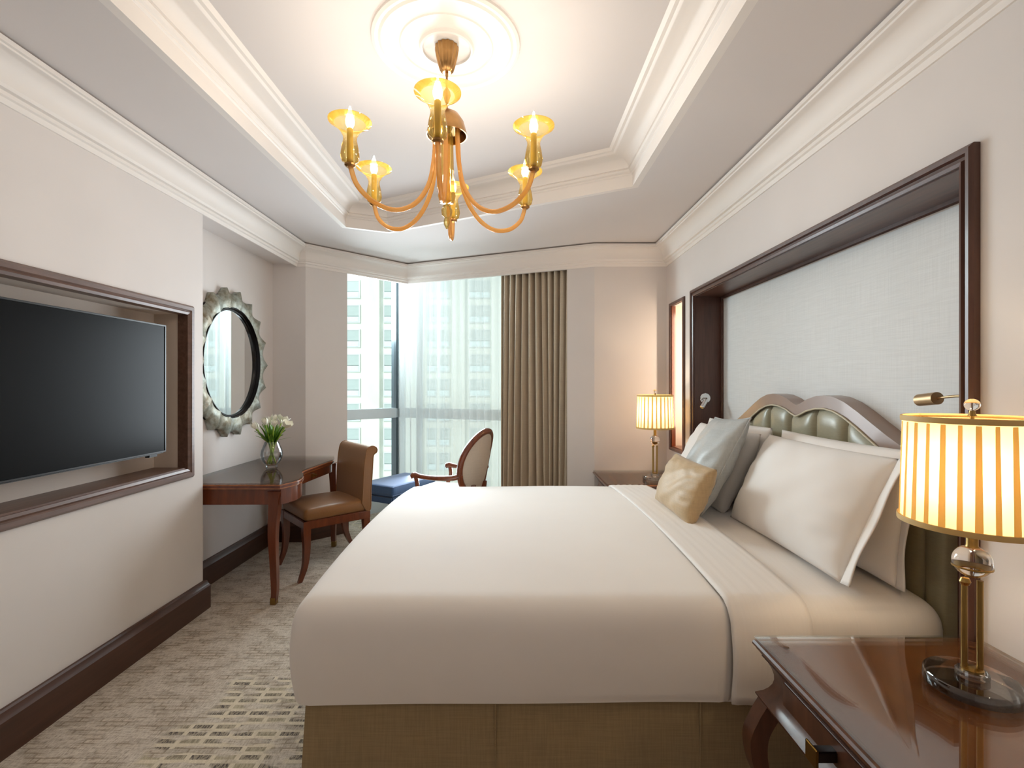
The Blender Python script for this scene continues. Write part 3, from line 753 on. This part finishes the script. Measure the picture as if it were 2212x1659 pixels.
# ================================================================== CHANDELIER
CX, CY = -.26, 2.0
ch = thing('chandelier', 'amber blown-glass chandelier with six curved arms and candle bulbs', 'chandelier', (CX, CY, 0))
bm = BM(); lathe(bm, [(0, 2.728), (.046, 2.728), (.046, 2.715), (.042, 2.69), (.034, 2.655), (.026, 2.63), (.017, 2.622), (0, 2.622)], 72, flute=.05, fluten=14); obj('canopy', bm, 'bronze', ch)
bm = BM(); lathe(bm, [(0, 2.625), (.0065, 2.625), (.0065, 2.61), (.0045, 2.605), (.0045, 2.46), (0, 2.46)], 14); obj('rod', bm, 'bronze', ch)
bm = BM(); lathe(bm, [(.005, 2.56), (.014, 2.545), (.016, 2.53), (.006, 2.50)], 20); obj('rod_sleeve', bm, 'amber_arm', ch)
bm = BM(); lathe(bm, [(0, 2.470), (.02, 2.468), (.05, 2.45), (.070, 2.42), (.081, 2.378), (.0835, 2.366), (.079, 2.366), (.067, 2.418), (.045, 2.446), (0, 2.462)], 48); obj('dome', bm, 'bronze', ch)
bm = BM(); lathe(bm, [(0, 2.425), (.058, 2.425), (.060, 2.395), (.052, 2.385), (0, 2.385)], 32); obj('hub_plate', bm, 'chrome', ch)
bm = BM(); lathe(bm, [(.018, 2.385), (.026, 2.36), (.028, 2.25), (.030, 2.16), (.036, 2.12), (.030, 2.095), (.0, 2.088)], 32); obj('glass_column', bm, 'amber', ch)
bm = BM(); lathe(bm, [(0, 2.09), (.014, 2.082), (.023, 2.062), (.020, 2.042), (.009, 2.032), (.013, 2.018), (.012, 2.005), (.004, 1.988), (0, 1.985)], 28); obj('finial', bm, 'amber', ch)
for k in range(6):
    a = math.radians(-87+60*k); ca, sa = math.cos(a), math.sin(a)
    rz = [(.050, 2.395), (.052, 2.33), (.058, 2.25), (.080, 2.15), (.135, 2.065), (.215, 2.022), (.300, 2.035), (.362, 2.085), (.388, 2.15)]
    bm = BM(); tube(bm, [(p[0]*ca, p[0]*sa, p[2]) for p in curve_pts([(r, 0, z) for r, z in rz], 6)], .0092, 12); obj('arm', bm, 'amber_arm', ch)
    c = (.388*ca, .388*sa, 2.15)
    bm = BM(); lathe(bm, [(0, -.006), (.013, -.006), (.020, 0), (.020, .006), (0, .006)], 24, c); obj('cup_seat', bm, 'bronze', ch)
    cup = BM(); lathe(cup, [(.016, .007), (.029, .016), (.034, .036), (.030, .066), (.024, .092), (.0245, .105), (.036, .128), (.058, .149), (.077, .160), (.0775, .163), (.075, .163), (.056, .1515)], 40, c)
    cp = obj('glass_cup', cup, 'amber', ch)
    bm = BM(); lathe(bm, [(0, .006), (.0115, .006), (.0115, .132), (.009, .136), (0, .136)], 20, c); obj('candle_sleeve', bm, 'candle', cp)
    bm = BM(); lathe(bm, [(0, .136), (.009, .137), (.0155, .152), (.016, .165), (.011, .188), (.005, .205), (.0025, .215), (0, .218)], 20, c); obj('bulb', bm, 'bulb', cp)
    p = light('POINT', 'candle_bulb', (c[0], c[1], c[2]+.232), 1.95, CHAND, shadow_soft_size=.012); p.parent = ch

# ================================================================== TELEVISION
tv = thing('television', 'large black flat television switched off in the framed wall niche', 'television', (XL-.18, 2.07, .979))
TY0, TY1 = 1.446-2.07, 2.696-2.07
bx = -1.895-(XL-.18)
obj('casing', box(BM(), (bx-.045, TY0, 0), (bx-.002, TY1, .70), .006), 'black', tv)
obj('screen', box(BM(), (bx-.004, TY0+.008, .014), (bx, TY1-.008, .692), .001), 'screen', tv)
bm = frame3(BM(), [(0, .0), (0, .005), (.007, .005), (.009, .0)], (TY0+.008, .014, TY1-.008, .692)); remap(bm, lambda y, z, h: (bx-.002+h, y, z)); obj('bezel', bm, 'black', tv)
obj('bracket', box(BM(), (-.0015, -.25, .15), (bx-.045, .25, .55), .004), 'black', tv)
obj('sensor', box(BM(), (bx-.03, TY1-.115, -.012), (bx-.005, TY1-.055, .002), .002), 'black', tv)

# ================================================================== MIRROR
mr = thing('wall_mirror', 'oval mirror with scalloped antique silver-leaf frame above the desk', 'mirror', (XA, 3.575, 1.513))
AY, AZ, OY, OZ = .345, .378, .495, .540; NF = 18
bm = BM()
ring = [bm.verts.new((.020, AY*1.03*math.cos(2*PI*i/96), AZ*1.03*math.sin(2*PI*i/96))) for i in range(96)]
bm.faces.new(ring); obj('mirror_glass', bm, 'mirror', mr, smooth=False)
bm = BM(); lathe(bm, [(1.0, .021), (1.005, .030), (1.03, .030), (1.045, .052), (1.06, .052), (1.06, .02)], 96); remap(bm, lambda x, y, z: (z, x*AY, y*AZ)); obj('inner_bevel', bm, 'bevel', mr)
bm = BM(); lathe(bm, [(0, .002), (.93, .002), (.93, .016), (0, .016)], 96); remap(bm, lambda x, y, z: (z, x*OY, y*OZ)); obj('backing', bm, 'bevel', mr)
for k in range(NF):
    a0 = 2*PI*k/NF; a1 = 2*PI*(k+1)/NF; bm = BM()
    def fl(u, v):
        a = a0+(a1-a0)*u; s = math.sin(PI*u)
        ro = 1-.075*s; ri = 1.045+.02*s
        py, pz = AY*ri+(OY*ro-AY*ri)*min(v, 1), AZ*ri+(OZ*ro-AZ*ri)*min(v, 1)
        h = .054+.010*math.sin(PI*.9*min(v, 1))-.020*s*(.45+.55*min(v, 1))-.018*max(0, v-.4)
        if v > 1: h = .003
        return (h, py*math.cos(a), pz*math.sin(a))
    vs = [[bm.verts.new(fl(i/10, v)) for v in (0, .1, .25, .4, .55, .7, .85, 1, 1.1)] for i in range(11)]
    for A, B in zip(vs[:-1], vs[1:]):
        for j in range(8): bm.faces.new((A[j], B[j], B[j+1], A[j+1]))
    obj('frame_flute', bm, 'leafsilver', mr, angle=60)

# ================================================================== DESK
dk = thing('desk', 'mahogany writing desk with curved front, glass top and sabre legs', 'desk', (0, 0, 0))
fr_pts = curve_pts([(-1.403, 2.986, 0), (-1.362, 3.09, 0), (-1.355, 3.17, 0), (-1.385, 3.29, 0), (-1.445, 3.40, 0), (-1.462, 3.50, 0), (-1.45, 3.70, 0), (-1.432, 3.92, 0), (-1.432, 3.99, 0)], 5)
front = [(p.x, p.y) for p in fr_pts]
XW = -2.045
def desk_poly(off=0): return [(XW, 2.986+off), ]+[(x-off, max(y, 2.986+off)) for x, y in front]+[(-1.50, 4.175), (XW, 4.175)]
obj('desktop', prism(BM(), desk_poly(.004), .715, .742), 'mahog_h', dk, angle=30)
obj('top_band', prism(BM(), desk_poly(.0), .722, .736), 'mahog', dk, angle=30)
ap = [(-1.95, 2.998)]+[(x-.012, max(y, 2.998)) for x, y in front if y < 3.40]
obj('apron', sweep(BM(), [(0, .618), (0, .716), (.02, .716), (.02, .618)], [(XW+.01, 2.998)]+[(x-.012, y) for x, y in front if 2.998 < y < 3.41]+[(-1.47, 3.43)], side=1), 'mahog', dk, angle=30)
dr = obj('drawer_front', sweep(BM(), [(0, .648), (0, .712), (.02, .712), (.02, .648)], [(x-.014, y) for x, y in front if 3.42 < y < 3.97], side=1), 'mahog', dk, angle=30)
obj('handle', box(BM(), (-1.472, 3.62, .668), (-1.455, 3.655, .695), .002), 'brass', dr)
obj('handle_knob', box(BM(), (-1.458, 3.628, .674), (-1.436, 3.647, .689), .003), 'brass', dr)
obj('back_rail', box(BM(), (XW+.005, 3.02, .618), (XW+.025, 4.16, .716)), 'mahog', dk)
obj('side_rail', box(BM(), (XW+.01, 4.145, .64), (-1.50, 4.165, .716)), 'mahog', dk)
g = obj('glass_top', prism(BM(), desk_poly(.003), .744, .752), 'top_glass', dk, angle=30)
def sabre(bm, x, y, ztop, dx, dy, w0, w1, bow=.04):
    """square tapering leg from (x,y,ztop); bows outward along (dx,dy), then in, then kicks out"""
    cs = [(0, 0, ztop), (.35, .2, ztop*.86), (.9, .5, ztop*.62), (.55, .6, ztop*.35), (.35, .8, ztop*.14), (.7, 1, .0)]
    P = curve_pts([(x+dx*bow*a, y+dy*bow*a, z) for a, _, z in cs], 5); n = len(P)
    ws = [w0+(w1-w0)*min(1, (i/(n-1))**.55) for i in range(n)]
    vs = [[bm.verts.new((p.x+sx*w/2, p.y+sy*w/2, p.z)) for sx, sy in ((-1, -1), (1, -1), (1, 1), (-1, 1))] for p, w in zip(P, ws)]
    for A, B in zip(vs[:-1], vs[1:]):
        for j in range(4): bm.faces.new((A[j], A[(j+1) % 4], B[(j+1) % 4], B[j]))
    bm.faces.new(vs[0]); bm.faces.new(vs[-1]); return bm, P[-1], ws[-1]
for x, y, dx, dy in ((-1.445, 3.025, -.6, .1), (-2.0, 3.025, .3, .1), (-1.49, 4.12, .4, -.3), (-2.0, 4.13, .3, 0)):
    bm, e, w_ = sabre(BM(), x, y, .70, dx, dy, .075, .030, .035)
    lg = obj('leg', bm, 'mahog', dk, angle=50)
    obj('brass_toe', box(BM(), (e.x-.018, e.y-.018, 0), (e.x+.018, e.y+.018, .045), .003), 'brass', lg)

# ================================================================== DESK CHAIR
th_ = math.radians(42)
dc = thing('desk_chair', 'brown satin desk chair with scrolled back, drawn up to the desk', 'chair', (-1.39, 3.70, 0), th_)
# local: +x is the rear of the chair, seat half-width .24 along y
obj('seat', rbox(BM(), (-.245, -.245, .405), (.235, .245, .492), .035, (16, 16, 4), True,
    lambda q: (q.x, q.y*(1-.05*(q.x+.24)/.48), q.z+(.016*max(0, 1-(q.x/.26)**2)*max(0, 1-(q.y/.26)**2) if q.z > .45 else 0))), 'brown_up', dc)
fr = BM()
box(fr, (-.245, -.240, .355), (.24, -.212, .412), .004); box(fr, (-.245, .212, .355), (.24, .240, .412), .004)
box(fr, (-.248, -.24, .355), (-.222, .24, .412), .004); box(fr, (.21, -.22, .355), (.238, .22, .412), .004)
obj('seat_rail', fr, 'mahog', dc)
def legc(pts, ws):
    bm = BM(); P = curve_pts(pts, 5); W_ = lerp_list(ws, 5)
    vs = [[bm.verts.new((p.x+sx*w/2, p.y+sy*w/2, p.z)) for sx, sy in ((-1, -1), (1, -1), (1, 1), (-1, 1))] for p, w in zip(P, W_)]
    for A, B in zip(vs[:-1], vs[1:]):
        for j in range(4): bm.faces.new((A[j], A[(j+1) % 4], B[(j+1) % 4], B[j]))
    bm.faces.new(vs[0]); bm.faces.new(vs[-1]); return bm
for s_ in (-1, 1):
    obj('leg', legc([(-.225, s_*.215, .41), (-.225, s_*.215, .33), (-.222, s_*.215, .22), (-.235, s_*.218, .10), (-.27, s_*.222, 0)], [.052, .05, .042, .034, .026]), 'mahog', dc)
    obj('leg', legc([(.215, s_*.205, .41), (.22, s_*.205, .30), (.235, s_*.205, .18), (.27, s_*.205, .08), (.32, s_*.205, 0)], [.05, .046, .04, .034, .028]), 'mahog', dc)
prof = [(.175, .47), (.18, .56), (.185, .66), (.192, .76), (.20, .82), (.208, .858), (.225, .883), (.252, .892), (.280, .884), (.293, .862), (.288, .842), (.272, .832), (.262, .815), (.258, .76), (.252, .66), (.244, .56), (.24, .42), (.20, .42)]
bm = BM(); pp = [(p.x, p.z) for p in curve_pts([(x, 0, z) for x, z in prof], 3)]
ny = 12; vs = []
for i in range(ny+1):
    y = -.24+.48*i/ny; e = 1-abs(2*i/ny-1)**6*.0
    vs.append([bm.verts.new((x, y*(1+.02*(z-.45)), z)) for x, z in pp])
for A, B in zip(vs[:-1], vs[1:]):
    for j in range(len(pp)): bm.faces.new((A[j], A[(j+1) % len(pp)], B[(j+1) % len(pp)], B[j]))
bm.faces.new(vs[0]); bm.faces.new(vs[-1])
bk = obj('backrest', bm, 'brown_up', dc, angle=50)
for s_ in (-1, 1):
    bm = BM(); tube(bm, [(x, s_*.2405*(1+.02*(z-.45)), z) for x, z in pp], .004, 6, False); obj('piping', bm, 'brown_up', bk)

# ================================================================== VASE AND TULIPS
VX, VY, VZ = -1.743, 3.58, .7525
vs_ = thing('glass_vase', 'round clear glass vase with water on the desk', 'vase', (VX, VY, VZ))
bm = BM()
pro = [(0, .001), (.040, .001), (.042, .006), (.034, .014), (.052, .030), (.070, .062), (.0755, .092), (.070, .125), (.056, .160), (.047, .185), (.0445, .185), (.053, .159), (.067, .125), (.0725, .092), (.067, .063), (.05, .033), (0, .020)]
lathe(bm, pro, 40); obj('vase_body', bm, 'clear', vs_)
bm = BM(); lathe(bm, [(0, .022), (.049, .034), (.065, .063), (.070, .092), (.0695, .106), (0, .106)], 40); wt = obj('water', bm, 'clear', vs_)
def tulip(az, lean, ht, bend, kind, lab, seed):
    rnd = random.Random(seed)
    t = thing('tulip', lab, 'flower', (VX, VY, VZ), 0, 'white tulips in the glass vase')
    d = Vector((math.cos(az), math.sin(az), 0)); b0 = Vector((-d.y, d.x, 0))*rnd.uniform(-.012, .012)
    P = curve_pts([b0-d*.030+Vector((0, 0, .026)), b0+d*.0+Vector((0, 0, .10)), b0+d*(.024)+Vector((0, 0, .18)), d*(lean*.55)+Vector((0, 0, ht*.74)), d*lean+Vector((0, 0, ht))], 5)
    obj('stem', tube(BM(), P, [.0045]*len(P), 7), 'stem', t)
    top = P[-1]; ax = (P[-1]-P[-3]).normalized()
    q = ax.to_track_quat('Z', 'Y').to_matrix()
    R = .024 if kind == 0 else .034; Hh = .060 if kind == 0 else .055
    for k in range(6):
        bm = BM(); a0 = 2*PI*k/6+rnd.uniform(-.1, .1); inner = .86 if k % 2 else 1
        op = 1 if kind == 0 else 1.45
        def pet(u, v):
            w_ = .62*math.sin(PI*min(.98, .12+.80*v))**.8
            r = R*inner*(math.sin(PI*(.10+.52*v))**.9*(1 if kind == 0 else 1+.55*v))
            if kind == 0: r *= 1-.28*max(0, v-.6)/.4
            a = a0+(u-.5)*2*w_*(1-.9*max(0, v-.75)/.25)
            return top+q @ Vector((r*math.cos(a), r*math.sin(a), Hh*v*(1-.06*abs(2*u-1))-.004))
        grid(bm, pet, 6, 8); obj('petal', bm, 'petal', t, norm=False)
    for k in range(4):
        aa = az+rnd.uniform(-1.0, 1.0); e = Vector((math.cos(aa), math.sin(aa), 0)); sd = Vector((-e.y, e.x, 0))
        ln = rnd.uniform(.030, .115)*(1.1 if k else .8); hh = rnd.uniform(.23, .325)
        if kind == 1 and k == 0: ln, hh = .135, .215
        sp = curve_pts([Vector((0, 0, .15)), e*.025+Vector((0, 0, .19)), e*ln*.6+Vector((0, 0, .19+(hh-.19)*.6)), e*ln+Vector((0, 0, hh))], 4); bm = BM(); n = len(sp)
        vv = []
        for i, p in enumerate(sp):
            w_ = .015*math.sin(PI*min(1, .12+.88*i/(n-1)))**.8
            vv.append([bm.verts.new(p-sd*w_+e*.003), bm.verts.new(p-e*.003), bm.verts.new(p+sd*w_+e*.003)])
        for A, B in zip(vv[:-1], vv[1:]):
            for j in range(2): bm.faces.new((A[j], A[j+1], B[j+1], B[j]))
        obj('leaf', bm, 'leaf', t, norm=False)
for i, (az, ln, ht, kd, lb) in enumerate([
    (-1.9, .055, .315, 0, 'white tulip bud at the front of the bouquet, leaning to the camera'),
    (2.9, .120, .270, 0, 'creamy tulip leaning furthest toward the mirror side of the bouquet'),
    (-.15, .105, .295, 1, 'wide open white tulip on the window side of the bouquet'),
    (.9, .075, .325, 1, 'open white tulip behind the widest bloom, on the window side'),
    (1.6, .035, .330, 0, 'white tulip standing tallest at the back of the bouquet'),
    (-2.7, .100, .285, 0, 'white tulip at the front left of the bouquet, beside the creamy one'),
    (2.2, .065, .315, 0, 'white tulip half hidden among leaves at the back left of the bouquet'),
    (-.9, .070, .305, 0, 'white tulip between the front bud and the widest bloom')]):
    tulip(az, ln, ht, 0, kd, lb, 20+i)

# ================================================================== OTTOMAN, ARMCHAIR, SIDE TABLE, BOTTLE
ta = math.atan2(.875, .484)
ot = thing('ottoman', 'blue velvet ottoman with loose cushion by the window', 'ottoman', (-1.056, 4.649, 0), ta)
obj('cushion', rbox(BM(), (-.31, -.20, .372), (.31, .20, .462), .022, (12, 10, 4), True, lambda q: (q.x, q.y, q.z+(.008*max(0, 1-(q.x/.31)**2)*max(0, 1-(q.y/.2)**2) if q.z > .42 else 0))), 'blue_up', ot)
bm = BM(); pts = [(-.305, -.195), (.305, -.195), (.305, .195), (-.305, .195), (-.305, -.195)]
for zz in (.452, .378): tube(bm, [(x, y, zz) for x, y in pts], .005, 6)
obj('piping', bm, 'blue_up', ot)
obj('base', box(BM(), (-.295, -.185, .30), (.295, .185, .368), .012), 'blue_up', ot)
for sx in (-1, 1):
    for sy in (-1, 1): obj('leg', legc([(sx*.26, sy*.15, .305), (sx*.265, sy*.155, .15), (sx*.275, sy*.16, 0)], [.045, .036, .026]), 'mahog', ot)

fa = math.atan2(.39, -.92)
ac = thing('armchair', 'oval-backed armchair with brown wooden frame and beige upholstery by the window', 'armchair', (-.53, 4.08, 0), fa)
# local: +x is the front of the chair; +y is its left (toward the camera)
obj('seat', rbox(BM(), (-.25, -.25, .40), (.27, .25, .49), .035, (12, 12, 4), True, lambda q: (q.x, q.y, q.z+(.02*max(0, 1-(q.x/.27)**2)*max(0, 1-(q.y/.25)**2) if q.z > .45 else 0))), 'beige_up', ac)
fr = BM(); box(fr, (-.26, -.255, .34), (.275, .255, .405), .008); obj('seat_rail', fr, 'mahog', ac)
def back_pt(a, f=1, dx=0):
    y, z = .235*f*math.cos(a), .255*f*math.sin(a)
    return (-.265-.10*(z+.25)/.5+dx+.06*(y/.235)**2, y, .725+z)
bm = BM(); tube(bm, [back_pt(2*PI*i/64) for i in range(65)], .024, 10, False, (1, 1.1)); obj('back_frame', bm, 'mahog', ac)
for nm, sg in (('back_pad', 1), ('outside_back', -1)):
    bm = BM()
    def pd(u, v):
        r = .95*v; x, y, z = back_pt(2*PI*u, r, 0)
        return (x+sg*(.012+.022*(1-v*v)), y, z)
    grid(bm, pd, 48, 8, True); bmesh.ops.remove_doubles(bm, verts=bm.verts, dist=.0005); obj(nm, bm, 'beige_up', ac)
for s_ in (-1, 1):
    obj('back_post', legc([(-.27, s_*.10, .36), (-.285, s_*.10, .46), (-.30, s_*.10, .56)], [.04, .034, .03]), 'mahog', ac)
    bm = BM(); tube(bm, curve_pts([(-.262, s_*.215, .66), (-.20, s_*.25, .635), (-.05, s_*.275, .628), (.08, s_*.272, .632), (.135, s_*.268, .640), (.155, s_*.268, .632), (.150, s_*.268, .612)], 5), lerp_list([.022, .021, .018, .018, .022, .021, .014], 5), 10, True, (1, 1)); ar = obj('arm', bm, 'mahog', ac)
    bm = BM(); tube(bm, curve_pts([(.125, s_*.268, .625), (.115, s_*.262, .55), (.15, s_*.252, .46), (.17, s_*.245, .38)], 4), .017, 8); obj('arm_post', bm, 'mahog', ar)
    obj('leg', legc([(.245, s_*.225, .37), (.25, s_*.225, .22), (.255, s_*.225, 0)], [.05, .04, .026]), 'mahog', ac)
    obj('leg', legc([(-.235, s_*.21, .37), (-.26, s_*.21, .2), (-.31, s_*.21, 0)], [.045, .038, .028]), 'mahog', ac)

# ================================================================== CURTAINS
dU = Vector((.925, -.38, 0)); dN = Vector((.38, .925, 0))
def curtain(base, s0, s1, z0, z1, nf, amp, nz, gather, seed, per=12):
    bm = BM(); rnd = random.Random(seed); ns = nf*per
    ph = [rnd.uniform(-1.3, 1.3) for _ in range(nf+2)]; am = [rnd.uniform(.65, 1.2) for _ in range(nf+2)]
    B = Vector((base[0], base[1], 0)); vs = []
    for i in range(ns+1):
        col = []
        u = i/ns; k = u*nf; kk = int(min(k, nf-1)); ft = k-kk
        A_ = am[kk]*(1-ft)+am[kk+1]*ft; P_ = ph[kk]*(1-ft)+ph[kk+1]*ft
        for j in range(nz+1):
            v = j/nz; z = z0+(z1-z0)*v
            sh = gather*(1-v)*math.sin(u*9+seed)*.5
            s = s0+(s1-s0)*(u+.012*P_*(1-v)*(0 if i in (0, ns) else 1))+sh*.04*(1 if 0 < i < ns else 0)
            off = amp*A_*math.sin(2*PI*k+P_*.6*(1-v))+amp*.25*math.sin(4*PI*k+seed+v*2)
            col.append(bm.verts.new(B+dU*s+dN*off+Vector((0, 0, z))))
        vs.append(col)
    for A, C in zip(vs[:-1], vs[1:]):
        for j in range(nz): bm.faces.new((A[j], C[j], C[j+1], A[j+1]))
    return bm
o = obj('drape', curtain((-1.0095, 5.071), 1.0, 1.74, .015, 2.66, 12, .040, 14, 1.6, 3, 14), 'drape', norm=False, angle=180, mods=solid(.003))
tag(o, 'taupe pleated drape drawn to the right of the window', 'curtain')
o = obj('sheer_curtain', curtain((-.9715, 5.1635), -.235, 1.06, .02, 2.66, 15, .026, 10, 1.4, 8, 16), 'sheer', norm=False, angle=180)
tag(o, 'white sheer voile curtain hanging across the wide window', 'curtain')

# ================================================================== OUTSIDE: HIGH-RISE TOWERS
def tower(name, label, x0, x1, y, z0, z1, cols, mats, rows, depth=16):
    t = thing(name, label, 'building', ((x0+x1)/2, y, z0)); ox = (x0+x1)/2
    obj('wall', box(BM(), (x0-ox, 0, 0), (x1-ox, depth, z1-z0)), mats[0], t, smooth=False)
    for (a, c, pr, mt) in cols['piers']:
        obj('pier', box(BM(), (a-ox, -pr, 0), (c-ox, .3, z1-z0)), mt, t, smooth=False)
    first = None
    for xc, wd, pr in cols['windows']:
        for r in rows:
            zz = r*3.2-z0
            if first is None:
                bm = BM()
                frame3(bm, [(0, -.25), (0, .06), (.12, .06), (.12, -.25)], (-.5, 0, .5, 2.1)); remap(bm, lambda x, z, h: (x, -h, z))
                f = obj('window', bm, 'winframe', t, smooth=False)
                p1 = obj('pane', box(BM(), (-.5, -.02, .75), (.5, .02, 2.1)), 'winpane', f, smooth=False)
                p2 = obj('balustrade', box(BM(), (-.5, -.10, 0), (.5, -.02, .68)), 'balus', f, smooth=False)
                first = (f, p1, p2)
            else:
                f = first[0].copy(); COL.objects.link(f); f.parent = t
                for q in first[1:]:
                    c_ = q.copy(); COL.objects.link(c_); c_.parent = f
            f.location = (xc-ox, -pr-.12, zz); f.scale = (wd, 1, 1)
    return t
rows = range(-4, 7)
tower('high_rise_tower', 'pale high-rise tower seen through the window, with stacked balcony windows', -30, 56, 64, -45, 62,
      {'piers': [(-19.2, -16.9, .9, 'concrete'), (-14.9, -11.4, .6, 'facade'), (-7.6, -5.9, .8, 'concrete'), (-2.4, 0.6, .8, 'facade')],
       'windows': [(-20.6, 1.7, 0), (-15.9, 1.05, 0), (-10.3, 1.0, 0), (-8.6, 1.1, 0), (-4.6, 1.3, 0), (-3.3, 1.0, 0), (2.2, 1.4, 0), (29, 1.7, 0), (35, 1.7, 0), (41, 1.7, 0)]}, ['facade'], rows)
# ================================================================== CEILING DOWNLIGHTS of the entry end (behind the camera)
for x, y, lb in ((-1.55, -.9, 'white recessed ceiling downlight by the left wall behind the viewer'), (1.05, -.9, 'white recessed ceiling downlight by the right wall behind the viewer')):
    t = thing('ceiling_downlight', lb, 'light', (x, y, ZC))
    bm = BM(); lathe(bm, [(.036, -.001), (.036, -.006), (.050, -.006), (.052, -.001)], 32); obj('ring', bm, 'alu', t)
    bm = BM(); lathe(bm, [(0, -.0015), (.036, -.0015), (.036, -.003), (0, -.003)], 32); obj('lens', bm, 'bulb', t)
    p = light('AREA', 'downlight_lamp', (0, 0, -.01), 2, (1, .80, .60), shape='DISK', size=.09); p.parent = t
